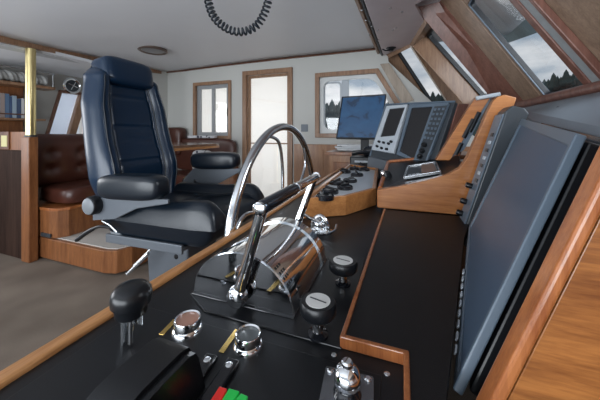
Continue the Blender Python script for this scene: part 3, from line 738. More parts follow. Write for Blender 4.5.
# chart monitor
md = 2.45
c0 = at_d(341.5, 97, md); c1_ = at_d(386.5, 94.5, md*.94); c2_ = at_d(381, 138, md*.92); c3_ = at_d(336, 138, md*.96)
mc = (c0+c1_+c2_+c3_)/4; mu = ((c1_-c0)+(c2_-c3_)).normalized(); mv = ((c0-c3_)+(c1_-c2_)); mv = (mv-mu*mv.dot(mu)).normalized(); mn = mu.cross(mv).normalized()
if mn.y > 0: mn = -mn
cm = thing('chart_monitor', V3((mc.x, mc.y+.05, .931)), 'flat computer monitor showing a blue nautical chart under the back window', 'monitor')
def m2(p): q = on_p(p[0], p[1], mc, mn)-mc; return (q.dot(mu), q.dot(mv))
mqd = [m2(p) for p in ((336, 138.5), (381, 139), (386.5, 94.3), (342, 97))]
m = MB(); m.slab(mqd, [inset(mqd, .010)], mc, mu, mv, mn, -.004, .010); m.build('bezel', 'black_plastic', cm, .002)
m = MB(); m.slab(mqd, [], mc, mu, mv, mn, -.035, -.004); m.build('back_case', 'black_plastic', cm, .004)
m = MB(); m.slab(inset(mqd, .010), [], mc, mu, mv, mn, -.004, .002); m.build('screen', 'chart', cm)
m = MB(); b0 = V3((mc.x+.03, mc.y+.045, .945)); m.box((b0.x-.035, b0.y-.012, .94), (b0.x+.035, b0.y+.012, mc.z)); m.lathe([(.11, -.014), (.11, -.004), (.05, .004), (0, .004)], b0, n=24); m.build('stand', 'black_matt', cm, .003)
# black gear on the far end of the console
# pod (gauge box)
zT = .857
pg = [(-.335, .945), (-.190, 1.040), (-.090, 1.235), (-.118, 1.78), (-.33, 1.95)]
pod = thing('gauge_box', (-.2, 1.5, ZK), 'long wooden gauge box with silver panel and black gauges on the console', 'instrument box')
tops = [V3((x, y, zT+(.0 if i < 3 else .02))) for i, (x, y) in enumerate(pg)]
cen = V3((-.21, 1.45, 0))
ins = [(p[0], p[1]) for p in inset(pg, .018)]
m = MB()
n5 = len(pg); vb = [V3((x, y, ZK+.001)) for x, y in pg]; vi = [V3((ins[i][0], ins[i][1], tops[i].z)) for i in range(n5)]; vj = [V3((p.x, p.y, p.z-.022)) for p in vi]
vs = vb+tops+vi+vj; fs = []
for i in range(n5):
    j = (i+1) % n5; fs += [(i, j, n5+j, n5+i), (n5+i, n5+j, 2*n5+j, 2*n5+i), (2*n5+i, 2*n5+j, 3*n5+j, 3*n5+i)]
fs.append(tuple(range(n5))[::-1]); fs.append(tuple(range(3*n5, 4*n5)))
m.faces_from(vs, fs); m.build('wood_case', 'pod_wood', pod, .003)
m = MB(); in2 = inset(pg, .019); vj2 = [V3((in2[i][0], in2[i][1], tops[i].z-.012)) for i in range(n5)]; vk2 = [p-V3((0, 0, .006)) for p in vj2]
m.faces_from(vk2+vj2, [tuple(range(n5))[::-1], tuple(range(n5, 2*n5))]+[(i, (i+1) % n5, n5+(i+1) % n5, n5+i) for i in range(n5)]); m.build('silver_panel', plain('panel_silver', (.50, .54, .58), .35, .2), pod)
gz = tops[0].z-.012
for i, (x_, y_) in enumerate([(330, 190.5), (325, 196), (345, 187), (350, 181), (357, 176), (345, 173), (355, 170.5), (364, 171.5), (337, 183), (362, 168)]):
    p = on_z(x_, y_, gz+.012); dz = .02*max(0, (p.y-1.2)/.8); p.z = gz+dz
    r_ = .036 if i < 9 else .03
    g_ = MB(); g_.lathe([(r_, 0), (r_, .014), (r_*.86, .019), (r_*.8, .014), (0, .014)], p, n=24); gg = g_.build('gauge', 'black_gloss', pod, 0, True)
    g_ = MB(); a = i*1.3; g_.tube([p+V3((cos(a)*.02, sin(a)*.02, .018)), p-V3((cos(a)*.02, sin(a)*.02, -.028))], .006, 8); g_.build('gauge_lever' if i % 2 else 'gauge_needle', 'black_plastic', gg, 0, True)
    g_ = MB(); g_.lathe([(r_*.76, .0142), (r_*.76, .0155), (0, .0155)], p, n=20); g_.build('gauge_face', ['bezel_dark', 'grey_light'][i == 3], gg)
# black joystick controller beyond the gauge box
p0 = on_z(366, 166, zT+.01); p0 = V3((-.235, 2.12, ZK))
jc = thing('joystick_controller', V3((-.2, 2.2, ZK)), 'jumbled black controller with a knob just beyond the gauge box', 'controller')
m = MB(); m.box((-.36, 2.14, ZK+.001), (-.05, 2.33, ZK+.135)); m.build('base', 'black_plastic', jc, .012, seg=3)
m = MB(); m.sellip((-.20, 2.22, ZK+.170), (.07, .05, .045), .8, 20, 12); m.build('knob', 'black_gloss', jc, 0, 'all')
m = MB(); m.tube(bez([(-.34, 2.16, ZK+.15), (-.25, 2.13, ZK+.17), (-.12, 2.15, ZK+.16), (-.06, 2.2, ZK+.14)], 6), .012, 8); m.build('handle', 'black_plastic', jc, 0, True)
m = MB(); m.box((-.32, 2.136, ZK+.09), (-.20, 2.141, ZK+.105)); m.build('label_strip', 'grey_light', jc)

# ================================================================ STEERING WHEEL
WC = V3((-.515, 1.20, .665)); WR = .465
sw = thing('steering_wheel', WC, 'large stainless steel helm wheel rising behind the console rail', 'steering wheel')
m = MB(); m.tube([WC+V3((0, WR*cos(2*pi*k/96), WR*sin(2*pi*k/96))) for k in range(96)], .0175, 14, closed=True); m.build('rim', 'steel_tube', sw, 0, 'all')
m = MB(); m.lathe([(.055, -.03), (.06, -.01), (.05, .03), (.02, .04), (0, .04)], WC, (-1, 0, 0), 28); m.tube([WC, V3((XR+.028, WC.y, WC.z))], .02, 14); m.build('hub', 'steel_tube', sw, 0, True)
for k in range(6):
    a0 = R(62)+k*pi/3
    if k == 0: a0 = R(98)
    P_ = lambda r_, a_: WC+V3((0, r_*cos(a_), r_*sin(a_)))
    a0 = R(108)-k*pi/3
    m = MB(); m.tube(bez([P_(WR, a0+.10), P_(WR*.86, a0-.14), P_(WR*.62, a0-.22), P_(WR*.3, a0-.16), P_(.04, a0)], 8), .0075, 10); m.build('spoke', 'steel_tube', sw, 0, True)

# ================================================================ THROTTLE CONTROL
TX, TA, TH, TY0, TY1 = -.275, .105, .093, .435, .65
zb0 = ZK+.0035
tc_ = thing('throttle_control', V3((TX, .54, zb0)), 'polished chrome twin-lever throttle drum in the middle of the console', 'throttle')
arc = lambda a, s=1.: (TX+TA*s*cos(a), zb0+TH*s*sin(a))
def halfdrum(y0, y1, s, s2=None, n=48):
    mb = MB(); ins_ = s2
    def f(u, v): x, z = arc(pi*u, s); return V3((x, y0+(y1-y0)*v, z))
    mb.grid(f, n, 1)
    if ins_ is None:
        for y_ in (y0, y1):
            mb.faces_from([V3((*[arc(pi*k/n, s)[0]], y_, arc(pi*k/n, s)[1])) for k in range(n+1)], [tuple(range(n+1))])
    else:
        mb.grid(lambda u, v: V3((arc(pi*u, ins_)[0], y0+(y1-y0)*v, arc(pi*u, ins_)[1])), n, 1)
        for y_ in (y0, y1): mb.grid(lambda u, v: V3((arc(pi*u, s+(ins_-s)*v)[0], y_, arc(pi*u, s+(ins_-s)*v)[1])), n, 1)
    bmesh.ops.remove_doubles(mb.bm, verts=mb.bm.verts[:], dist=1e-5)
    return mb
halfdrum(TY0+.002, TY1-.002, .985).build('drum', 'chrome', tc_, 0, True)
halfdrum(TY0-.001, TY0+.028, 1.02, .985).build('end_band', 'chrome', tc_, 0, True)
halfdrum(TY1-.028, TY1+.002, 1.02, .985).build('end_band', 'chrome', tc_, 0, True)
halfdrum(TY0-.004, TY0+.0015, 1.0).build('end_plate', 'chrome_dark', tc_, 0, True)
m = MB(); m.box((TX-TA-.003, TY0-.008, zb0-.0034), (TX+TA+.003, TY1+.012, zb0+.0015)); m.build('base_plate', 'black_gloss', tc_, .001)
# dark lettering blocks on the near band
m = MB()
for i in range(4):
    for j in range(3):
        a = R(52-6.5*i); 
        for (q, w) in ((j, .0022),):
            y_ = TY0+.004+.008*j; x, z = arc(a, 1.022); x2_, z2_ = arc(a-R(3), 1.022); x3_, z3_ = arc(a, 1.026); x4_, z4_ = arc(a-R(3), 1.026)
            m.hexa([V3((x, y_, z)), V3((x, y_+.004, z)), V3((x2_, y_+.004, z2_)), V3((x2_, y_, z2_))], [V3((x3_, y_, z3_)), V3((x3_, y_+.004, z3_)), V3((x4_, y_+.004, z4_)), V3((x4_, y_, z4_))])
m.build('scale_marks', 'black_matt', tc_)
gA, gB = V3((-.213, .405, .976)), V3((-.205, .675, .984))
for nm, yb, g_, lab in (('a', TY0-.018, gA, 1), ('b', TY1+.014, gB, 2)):
    base = V3((TX+.005, yb, ZK+.028))
    lv = MB(); tdir = (g_-base)
    pts = [base, base+tdir*.1, base+tdir*.5, g_+V3((0, 0, 0))]
    # flat-sided tapered bar
    sd_ = V3((1, 0, 0)); 
    lv.tube(pts, [.0125, .011, .010, .010], 10); lv.build('lever', 'chrome', tc_, 0, True)
    pv = MB(); s_ = -1 if lab == 1 else 1
    pv.lathe([(.018, -.006), (.019, .004), (.016, .012), (.008, .015), (0, .015)], base, (0, s_, 0), 24); pv.build('lever_pivot', 'chrome', tc_, 0, True)
gm = gA.lerp(gB, .53); gd = (gB-gA).normalized()
for (p, q, rr, mt_) in ((gA-gd*.012, gm-gd*.002, .0125, 'black_gloss'), (gm+gd*.002, gB+gd*.014, .0105, 'chrome')):
    g_ = MB(); n_ = [p, p+gd*.004, p+gd*.012, q-gd*.012, q-gd*.004, q]; g_.tube(n_, [rr*.7, rr*.95, rr, rr, rr*.95, rr*.7], 18)
    o_ = g_.build('grip', plain('dark_chrome', (.10, .12, .15), .12, .9) if mt_ == 'black_gloss' else 'chrome', tc_, 0, True)
for p in (gA-gd*.013, gB+gd*.015, gm):
    g_ = MB(); g_.lathe([(.006, -.005), (.0115, -.002), (.0115, .003), (.006, .006)], p, gd, 18); g_.build('grip_collar', 'chrome', tc_, 0, True)
# small chrome locking handle beside the gauge box
p = on_z(320, 232, ZK)
lk = thing('chrome_clamp', p, 'small chrome toggle clamp on the console in front of the gauge box', 'clamp')
m = MB(); m.lathe([(.040, 0), (.042, .006), (.030, .010), (.022, .014), (0, .014)], p, n=28, sx=1.0, sy=.8); m.build('base', 'chrome', lk, 0, True)
m = MB(); m.tube(bez([p+V3((-.024, .0, .006)), p+V3((-.020, .0, .035)), p+V3((0, .0, .050)), p+V3((.020, .0, .035)), p+V3((.026, 0, .006))], 8), .009, 10); m.sellip(p+V3((0, 0, .022)), (.018, .014, .016), .9, 18, 12); m.build('clamp_body', 'chrome', lk, 0, True)
m = MB(); m.tube([p+V3((0, -.008, .035)), p+V3((-.03, -.015, .046)), p+V3((-.055, -.02, .062))], [.006, .0055, .0045], 10); m.build('toggle', 'steel', lk, 0, True)
m = MB(); m.tube(bez([p+V3((.0, -.03, .012)), p+V3((.03, -.035, .012)), p+V3((.05, -.01, .016)), p+V3((.052, .01, .026))], 6), .0035, 8); m.build('spring_wire', 'steel', lk, 0, True)

# ================================================================ KNOBS, LAMPS, SWITCHES ON THE CONSOLE
def pushknob(px, py, r_, h_, label):
    p = on_z(px, py, ZK+.003)
    t = thing('push_knob', p, label, 'knob', 'black push knobs beside the throttle')
    m = MB(); m.lathe([(.016, 0), (.016, .004), (.009, .007), (.008, .012)], p, n=24); m.build('collar', 'black_gloss', t, 0, True)
    m = MB(); m.lathe([(.009, .004), (.0085, h_-.018)], p, n=16); m.build('stem', 'chrome', t, 0, True)
    m = MB(); m.lathe([(.010, h_-.030), (.016, h_-.026), (r_*.85, h_-.022), (r_, h_-.016), (r_, h_-.004), (r_*.92, h_), (0, h_)], p, n=40); m.build('cap', 'black_plastic', t, 0, True)
    m = MB(); m.lathe([(r_*.68, h_), (r_*.68, h_+.0008), (0, h_+.0008)], p, n=32)
    ds = m.build('disc', 'white_disc', t)
    m = MB(); a = R(-12); m.box((-r_*.5, -.0011, h_+.0008), (r_*.5, .0011, h_+.0014), Matrix.Translation(p)@Matrix.Rotation(a, 4, 'Z')); m.build('disc_mark', 'bezel_dark', ds)
pushknob(343, 284, .0300, .050, 'black knob with white disc, farther of the two right of the throttle')
pushknob(318, 335, .0285, .054, 'black knob with white disc, nearer of the two right of the throttle')
def lampbtn(px, py, r_, lens, label, strip, srot):
    p = on_z(px, py, ZK+.002)
    t = thing('indicator_button', p, label, 'button', 'chrome-ringed buttons in front of the throttle')
    m = MB(); m.lathe([(r_*1.13, 0), (r_*1.13, .005), (r_*1.02, .008), (r_*.97, .009), (r_*.98, .020), (r_*.94, .0215), (r_*.84, .020), (r_*.82, .015)], p, n=36); m.build('ring', 'chrome', t, 0, True)
    m = MB(); m.lathe([(r_*.83, .004), (r_*.83, .0175), (r_*.5, .0188), (0, .019)], p, n=30); m.build('lens', lens, t, 0, True)
    a, b = [on_z(q[0], q[1], ZK+.0022) for q in strip]; d_ = (b-a).normalized(); s_ = V3((-d_.y, d_.x, 0))*.0042
    m = MB(); m.hexa([a-s_, a+s_, b+s_, b-s_], [q+V3((0, 0, .0012)) for q in (a-s_, a+s_, b+s_, b-s_)])
    tag(m.build('label_strip', 'brass', None, .0004), srot, 'label strip', 'brass label strips beside the chrome-ringed buttons')
lampbtn(187.5, 331, .0208, 'amber', 'chrome-ringed button with a pink lens, left of the pair', ((161, 335), (175.5, 320)), 'thin brass label strip left of the pink-lens button')
lampbtn(248, 347, .0195, 'grey_lens', 'chrome-ringed button with a grey lens, right of the pair', ((221, 353), (237.5, 330)), 'thin brass label strip left of the grey-lens button')
# thruster lever with quarter-round housing
tx0, tx1, ty, tr = -.284, -.236, .215, .070
tl = thing('thruster_control', V3((-.285, .215, ZK+.002)), 'black rounded thruster control box with mushroom-knob lever in the foreground', 'control lever')
m = MB(); prof = [(ty-tr-.03, 0), (ty-tr-.005, .01)]+[(ty-.015-(tr-.005)*cos(a), .065*sin(a)) for a in [R(12+78*k/14) for k in range(15)]]+[(ty+.035, .064), (ty+.045, .060), (ty+.05, .05), (ty+.062, .0)]
m.slab(prof, [], V3((0, 0, ZK+.0022)), Y, Z, X, tx0, tx1); m.build('housing', 'black_plastic', tl, .004, True, seg=3)
m = MB(); m.slab([(a, b*.92+.0005) for a, b in prof], [], V3((0, 0, ZK+.0022)), Y, Z, X, tx1-.001, tx1+.010); m.build('side_plate', 'black_plastic', tl, .001)
for q in ((126, 388), (137, 398)):
    s_ = MB(); p = V3((tx0+.012, .165 if q[0] == 126 else .150, ZK+.05 if q[0] == 126 else ZK+.04)); s_.lathe([(.0022, -.006), (.0022, .001), (0, .001)], p, (0, -.5, .85), 10); s_.build('rivet', 'bezel_dark', tl)
kb_ = V3(at_d(131, 318, .405)); 
kn = at_d(131, 297, .405); fo = V3((tx0-.010, kn.y+.002, ZK+.035))
m = MB(); m.tube([V3((kn.x, kn.y, ZK+.005)), V3((kn.x, kn.y, kn.z-.02))], .0042, 14); m.build('stem', 'chrome', tl, 0, True)
m = MB(); kz = kn.z-.030
m.lathe([(.018, 0), (.0215, .003), (.0225, .016), (.0232, .0168), (.0270, .019), (.0278, .028), (.0265, .036), (.021, .0425), (.012, .0455), (0, .0465)], V3((kn.x, kn.y, kz+.004)), (.05, 0, 1), 40); m.build('knob', 'black_plastic', tl, 0, True)
m = MB(); m.box((kn.x-.012, kn.y-.008, ZK+.0022), (kn.x-.007, kn.y+.008, ZK+.045)); m.box((kn.x-.007, kn.y+.006, ZK+.030), (kn.x+.014, kn.y+.009, ZK+.045)); m.build('bracket', 'steel', tl, .001)
# switch bars with coloured buttons
for k, (a_, b_, lab) in enumerate((((207, 361), (178, 402), 'narrow black switch bar with a screw beside the thruster box'), ((229, 366), (200, 410), 'narrow black switch bar with red and green buttons'))):
    a = on_z(*a_, ZK+.008); b = on_z(*b_, ZK+.008); d_ = (b-a).normalized(); b = a+d_*.12; s_ = V3((-d_.y, d_.x, 0))*.0105
    mb = MB(); lo = V3((0, 0, ZK+.0022)); a0_, b0_ = V3((a.x, a.y, 0))-d_*.012, V3((b.x, b.y, 0))
    mb.hexa([lo+a0_-s_, lo+a0_+s_, lo+b0_+s_, lo+b0_-s_], [lo+a0_-s_*.8+V3((0, 0, .007)), lo+a0_+s_*.8+V3((0, 0, .007)), lo+b0_+s_*.8+V3((0, 0, .007)), lo+b0_-s_*.8+V3((0, 0, .007))])
    t = thing('switch_bar', V3((a.x, a.y, ZK+.0022)), lab, 'switch panel', 'black switch bars in the foreground')
    mb.build('bar', 'black_gloss', t, .002)
    sc = MB(); sc.lathe([(.0048, 0), (.0048, .0012), (.003, .002), (0, .0018)], V3((a.x, a.y, ZK+.009)), n=16); sc.build('screw', 'chrome', t, 0, True)
bt = thing('button_block', on_z(226, 398, ZK+.003), 'small block of red and green lit push buttons at the bottom edge', 'button block')
def btq(q, mat, nm):
    ps = [on_z(x_, y_, ZK+.014) for x_, y_ in q]; dn = V3((0, 0, -.010))
    s_ = MB(); s_.hexa([p+dn for p in ps], ps); s_.build(nm, mat, bt, .0008)
btq([(209, 402), (219, 404), (227, 388.5), (219.5, 386)], 'red_btn', 'red_button')
btq([(220.5, 402), (230, 406), (239.5, 391), (229, 388)], 'green_btn', 'green_button')
btq([(232, 404), (242, 408), (248, 396), (241, 393)], 'green_btn', 'green_button')
# chrome ball joystick on square plate
p = on_z(342, 391, ZK+.002)
cb_ = thing('ball_joystick', p, 'chrome ball on a square clear plate with screws at the bottom right', 'joystick')
ps = [on_z(x_, y_, ZK+.003) for x_, y_ in ((311, 402), (367, 412), (367.5, 378), (326, 368.5))]; pc = (ps[0]+ps[1]+ps[2]+ps[3])/4
ax_ = (ps[2]-ps[3]).normalized(); ay_ = V3((-ax_.y, ax_.x, 0)); hw = .031
pc = ps[3]+ax_*hw-ay_*hw
m = MB(); m.slab(roundp([(-hw, -hw), (hw, -hw), (hw, hw), (-hw, hw)], .004, 4), [], pc, ax_, ay_, Z, 0, .004); m.build('plate', plain('dull_steel', (.22, .23, .25), .25, .8), cb_, .001)
for sx_ in (-1, 1):
    for sy_ in (-1, 1):
        s_ = MB(); s_.lathe([(.0045, 0), (.0045, .0015), (.003, .0028), (0, .0028)], pc+ax_*sx_*(hw-.007)+ay_*sy_*(hw-.007)+Z*.004, n=16); s_.build('screw', 'chrome', cb_, 0, True)
m = MB(); m.lathe([(.017, .004), (.015, .007), (.012, .010)], pc, n=30); m.build('collar', 'black_gloss', cb_, 0, True)
m = MB(); m.sellip(pc+Z*.022, (.0165, .0165, .0165), 1, 36, 20); m.lathe([(.007, .037), (.007, .041), (.005, .043), (0, .0425)], pc, n=24); m.build('ball', 'chrome', cb_, 0, True)

# ================================================================ HELM CHAIR (local: +x forward, z up)
CH = V3((-1.085, 1.14, 0))
ch = thing('helm_chair', CH, 'tall navy leather helm chair with armrests facing the console', 'chair', rz=R(2))
def lb(mb, name, mat, parent=ch, **k): return mb.build(name, mat, parent, local=True, **k)
def sm(a, b, x): t = min(max((x-a)/(b-a), 0), 1); return t*t*(3-2*t)
def bw_(v):   # half width of back with height 0..1
    return .200+.042*sm(0, .25, v)-.010*sm(.35, .75, v)-.034*sm(.70, .93, v)-.03*sm(.93, 1, v)
H0, H1 = .70, 1.45
def backpt(u, v, front):
    z = H0+(H1-H0)*v; w = bw_(v); y = u*w
    cx = -.285-.15*v
    e = abs(u)
    edge = sqrt(max(0, 1-min(1, max(0, (e-.84)/.16))**2))
    vend = sqrt(max(0, 1-max(0, (v-.93)/.07)**2)) if v > .93 else 1
    if front:
        bol = .040*sm(.52, .74, e)
        groove = -.014*math.exp(-((e-.57)/.03)**2)
        lumb = .020*math.exp(-((v-.30)/.14)**2)
        crs = sum(-.007*math.exp(-((v-c)/.010)**2) for c in (.33, .58, .80))*(1-sm(.5, .6, e))
        wr = .0022*sin(v*150+sin(u*5)*1.5)*math.exp(-((v-.50)/.07)**2)*(1-sm(.35, .5, e))
        t = (.044+bol+groove+lumb+crs+wr)*edge*vend
        return V3((cx+t, y, z))
    return V3((cx-.055*edge*vend, y, z))
m = MB(); nu, nv = 56, 90
m.grid(lambda u, v: backpt(u*2-1, v, True), nu, nv); m.grid(lambda u, v: backpt(u*2-1, v, False), nu, nv)
bmesh.ops.remove_doubles(m.bm, verts=m.bm.verts[:], dist=1e-4)
be = [e for e in m.bm.edges if e.is_boundary]
try: bmesh.ops.bridge_loops(m.bm, edges=be)
except Exception: bmesh.ops.holes_fill(m.bm, edges=be)
back = lb(m, 'backrest', 'leather', smooth='all')
for s in (-1, 1):
    m = MB(); m.tube([backpt(s*.60, v/30, True)+V3((.002, 0, 0)) for v in range(2, 29)], .0032, 6); m.build('piping', 'piping', back, 0, True, local=True)
    m = MB(); m.tube([backpt(s*.84, v/30, True)+V3((.002, 0, 0)) for v in range(2, 29)], .0032, 6); m.build('piping', 'piping', back, 0, True, local=True)
mt = Matrix.Rotation(R(-10), 4, 'Y')
m = MB(); m.sellip((-.405, 0, 1.435), (.070, .158, .080), .42, 40, 24, mt); hr_ = lb(m, 'headrest', 'leather', smooth='all')
m = MB(); m.tube([V3((-.337, -.14+.28*k/20, 1.395)) for k in range(21)], .003, 6); m.build('piping', 'piping', hr_, 0, True, local=True)
def seatpt(u, v, top):
    w = .262*(1-.05*sm(.80, 1, v)); x = -.24+.62*v; e = abs(u)
    ee = sqrt(max(0, 1-max(0, (e-.84)/.16)**2)); vv = sqrt(max(0, 1-max(0, (v-.86)/.14)**2)); v0 = sqrt(max(0, 1-max(0, (.10-v)/.10)**2))
    zc = .70
    if top:
        z = .742+.050*sm(.52, .74, e)-.012*math.exp(-((e-.58)/.035)**2)+.018*sm(.55, .85, v)-.008*math.exp(-((v-.42)/.02)**2)*(1-sm(.5, .6, e))
        return V3((x, u*w, zc+(z-zc)*ee*vv*v0))
    return V3((x-.02*sm(.8, 1, v), u*w*.98, zc-.085*ee*vv*v0))
m = MB(); m.grid(lambda u, v: seatpt(u*2-1, v, True), 50, 50); m.grid(lambda u, v: seatpt(u*2-1, v, False), 50, 50)
bmesh.ops.remove_doubles(m.bm, verts=m.bm.verts[:], dist=1e-4)
be = [e for e in m.bm.edges if e.is_boundary]
try: bmesh.ops.bridge_loops(m.bm, edges=be)
except Exception: bmesh.ops.holes_fill(m.bm, edges=be)
seat = lb(m, 'seat_cushion', 'leather_black', smooth='all')
for s in (-1, 1):
    m = MB(); m.tube([seatpt(s*.60, v/30, True)+V3((0, 0, .002)) for v in range(3, 29)], .0032, 6); m.build('piping', 'piping', seat, 0, True, local=True)
m = MB(); m.box((-.22, -.235, .595), (.22, .235, .612)); m.box((-.22, -.25, .585), (.22, -.235, .625)); m.box((-.22, .235, .585), (.22, .25, .625)); lb(m, 'seat_pan', 'grey_metal', bevel=.004)
m = MB(); m.hexa([V3((-.10, -.10, .045)), V3((.12, -.10, .045)), V3((.12, .10, .045)), V3((-.10, .10, .045))], [V3((-.12, -.12, .594)), V3((.14, -.12, .594)), V3((.14, .12, .594)), V3((-.12, .12, .594))]); lb(m, 'pedestal', 'grey_metal', bevel=.012, seg=3)
m = MB(); m.lathe([(.24, .0), (.24, .012), (.20, .03), (.14, .044), (0, .044)], n=40); lb(m, 'base_plate', 'grey_metal', smooth=True)
m = MB(); m.tube([V3((.02, -.17, .59)), V3((-.10, -.20, .47))], .0055, 10); m.tube([V3((-.03, -.185, .53)), V3((-.13, -.21, .43))], .008, 10); lb(m, 'gas_strut', 'steel', smooth=True)
for z_ in (.50, .42):
    m = MB(); m.lathe([(.012, 0), (.012, .006), (0, .008)], V3((.07, -.112, z_)), (0, -1, 0), 14); lb(m, 'bolt', 'black_plastic', smooth=True)
for y_ in (.13, .19):
    m = MB(); m.tube([V3((.18, y_, .595)), V3((.24, y_-.005, .45)), V3((.28, y_-.01, .33))], .011, 8); lb(m, 'footrest_bar', 'black_plastic', smooth=True)
m = MB(); m.tube([V3((.28, .10, .33)), V3((.28, .20, .33))], .013, 8); lb(m, 'footrest', 'black_plastic', smooth=True)
for s, nm in ((-1, 'near'), (1, 'far')):
    y_ = s*.288; dz = -.01 if s < 0 else .045
    m = MB(); m.slab([(-.24, .79), (-.16, .825+dz), (.10, .835+dz), (.19, .838+dz), (.19, .82+dz), (.02, .775), (-.10, .72), (-.24, .70)], [], V3((0, y_-.006, 0)), X, Z, Y, 0, .012); arm = lb(m, 'arm_bracket', 'grey_metal', bevel=.003)
    m = MB(); m.sellip((.00, y_+s*.005, .880+dz), (.170, .056, .054), .50, 40, 20, Matrix.Rotation(R(-2), 4, 'Y')); lb(m, 'arm_pad', 'leather_black', smooth='all')
    m = MB(); m.lathe([(.038, 0), (.042, .006), (.042, .034), (.038, .040), (0, .040)], V3((-.215, y_, .775)), (0, s, 0), 32); cp = lb(m, 'pivot_hub', 'black_plastic', smooth=True)
    m = MB(); m.lathe([(.036, .040), (.036, .044), (.032, .047), (0, .047)], V3((-.215, y_, .775)), (0, s, 0), 32); m.build('pivot_cap', 'grey_cap', cp, 0, True, local=True)
    if s == 1:
        m = MB(); m.lathe([(.012, 0), (.012, .006), (0, .008)], V3((-.14, y_-.006, .79)), (0, -1, 0), 16); m.build('bolt', 'steel', arm, 0, True, local=True)
m = MB(); m.tube(bez([(-.13, -.285, .675), (-.20, -.29, .675), (-.27, -.29, .645), (-.35, -.29, .595)], 6), [.007]*10+[.010]*9, 10); lb(m, 'recline_lever', 'black_plastic', smooth=True)
m = MB(); m.tube([V3((-.19, -.285, .70)), V3((-.14, -.285, .685)), V3((-.10, -.285, .66))], .005, 8); lb(m, 'lever_link', 'steel', smooth=True)
m = MB(); m.lathe([(.045, -.03), (.05, -.02), (.05, .02), (.03, .04), (0, .042)], V3((-.17, -.20, .63)), (0, -1, 0), 24); lb(m, 'tilt_mechanism', 'grey_cap', smooth=True)

# ================================================================ COILED CORD
cd = 1.45
ctrl = [at_d(x_, y_, cd) for x_, y_ in ((203, -48), (205, -20), (208.5, 2), (214, 17), (226, 28), (240, 32), (255, 27), (264, 14), (269, -2), (273, -22), (276, -48))]
path = bez(ctrl, 40); Ls = [0]
for a, b in zip(path, path[1:]): Ls.append(Ls[-1]+(b-a).length)
tot = Ls[-1]; turns = tot/.0235; N = int(turns*12); pts = []; j = 0
view = (at_d(240, 10, 1)-CAM).normalized()
for i in range(N+1):
    l = tot*i/N
    while j < len(Ls)-2 and Ls[j+1] < l: j += 1
    t = (l-Ls[j])/max(1e-9, Ls[j+1]-Ls[j]); p = path[j].lerp(path[j+1], t); tg = (path[j+1]-path[j]).normalized()
    a = tg.cross(view).normalized(); b = tg.cross(a)
    ph = 2*pi*turns*i/N; pts.append(p+(a*cos(ph)+b*sin(ph))*.018)
m = MB(); m.tube(pts, .0056, 8); tag(m.build('coiled_cord', 'cord', None, 0, 'all'), 'black coiled microphone cord looping down from the ceiling', 'cord')

# ================================================================ DINETTE
# platform
yP = 1.445
pf_ = [(-2.72, yP), (-2.14, yP), (-2.04, yP+.03), (-1.99, yP+.12), (-1.99, YF-.03), (-3.25, YF-.03), (-3.25, yP)]
m = MB(); m.slab([(-3.25, yP)]+pf_[:5]+[(-3.25, YF-.03)] if False else [(-3.25, yP), (-2.14, yP), (-2.04, yP+.03), (-1.99, yP+.12), (-1.99, YF-.03), (-3.25, YF-.03)], [], V3((0, 0, 0)), X, Y, Z, .014, .19)
pl = tag(m.build('dinette_platform', 'teak', None, .006), 'low wooden platform with pale carpet top under the dinette', 'platform')
m = MB(); m.slab(inset([(-3.25, yP), (-2.14, yP), (-2.04, yP+.03), (-1.99, yP+.12), (-1.99, YF-.03), (-3.25, YF-.03)], .04), [], V3((0, 0, 0)), X, Y, Z, .0005, .013); m.build('toe_kick', 'black_matt', pl)
m = MB(); m.slab(inset([(-3.25, yP), (-2.14, yP), (-2.04, yP+.03), (-1.99, yP+.12), (-1.99, YF-.03), (-3.25, YF-.03)], .03), [], V3((0, 0, 0)), X, Y, Z, .1905, .198); m.build('carpet_top', plain('pale_carpet', (.42, .39, .36), .95, bump=.4, bscale=300), pl)
# aft settee: faces forward, near end flush with the platform
se = thing('settee', V3((-3.0, 2.2, .2)), 'brown buttoned leather settee with wooden base behind the helm chair', 'settee')
m = MB(); m.slab([(-3.24, yP-.004), (-2.80, yP-.004), (-2.74, yP+.02), (-2.70, yP+.08), (-2.70, 2.60), (-3.24, 2.60)], [], V3((0, 0, 0)), X, Y, Z, .199, .43); m.build('base', 'teak', se, .004)
m = MB(); m.slab([(-3.245, yP-.01), (-2.79, yP-.01), (-2.73, yP+.015), (-2.685, yP+.08), (-2.685, 2.60), (-3.245, 2.60)], [], V3((0, 0, 0)), X, Y, Z, .431, .455); m.build('seat_board', 'cheek_trim', se, .004)
m = MB(); m.sellip((-2.93, 2.05, .535), (.245, .53, .08), .3, 40, 16); m.build('seat_cushion', 'brown_leather', se, 0, 'all')
def tuft(u, v, x0_, y0_, y1_, z0_, z1_, th_):
    y = y0_+(y1_-y0_)*u; z = z0_+(z1_-z0_)*v
    ed = sqrt(max(0, 1-abs(2*u-1)**14))*sqrt(max(0, 1-abs(2*v-1)**6))
    d = 0
    for iy in range(8):
        for iz in range(2):
            by = y0_+.16+iy*.25-(iz*.0); bz = z0_+(.34+.30*iz)*(z1_-z0_)
            d += -.035*math.exp(-(((y-by)/.05)**2+((z-bz)/.045)**2))
    return V3((x0_+(th_+d+.012*sin(v*pi))*ed, y, z))
m = MB(); m.grid(lambda u, v: tuft(u, v, -3.20, yP+.01, 2.60, .58, 1.09, .11), 90, 36); m.grid(lambda u, v: V3((-3.24, yP+.01+(2.59-yP)*u, .58+.51*v)), 90, 36)
be = [e for e in m.bm.edges if e.is_boundary]; bmesh.ops.bridge_loops(m.bm, edges=be)
m.build('backrest', 'brown_leather', se, 0, 'all')
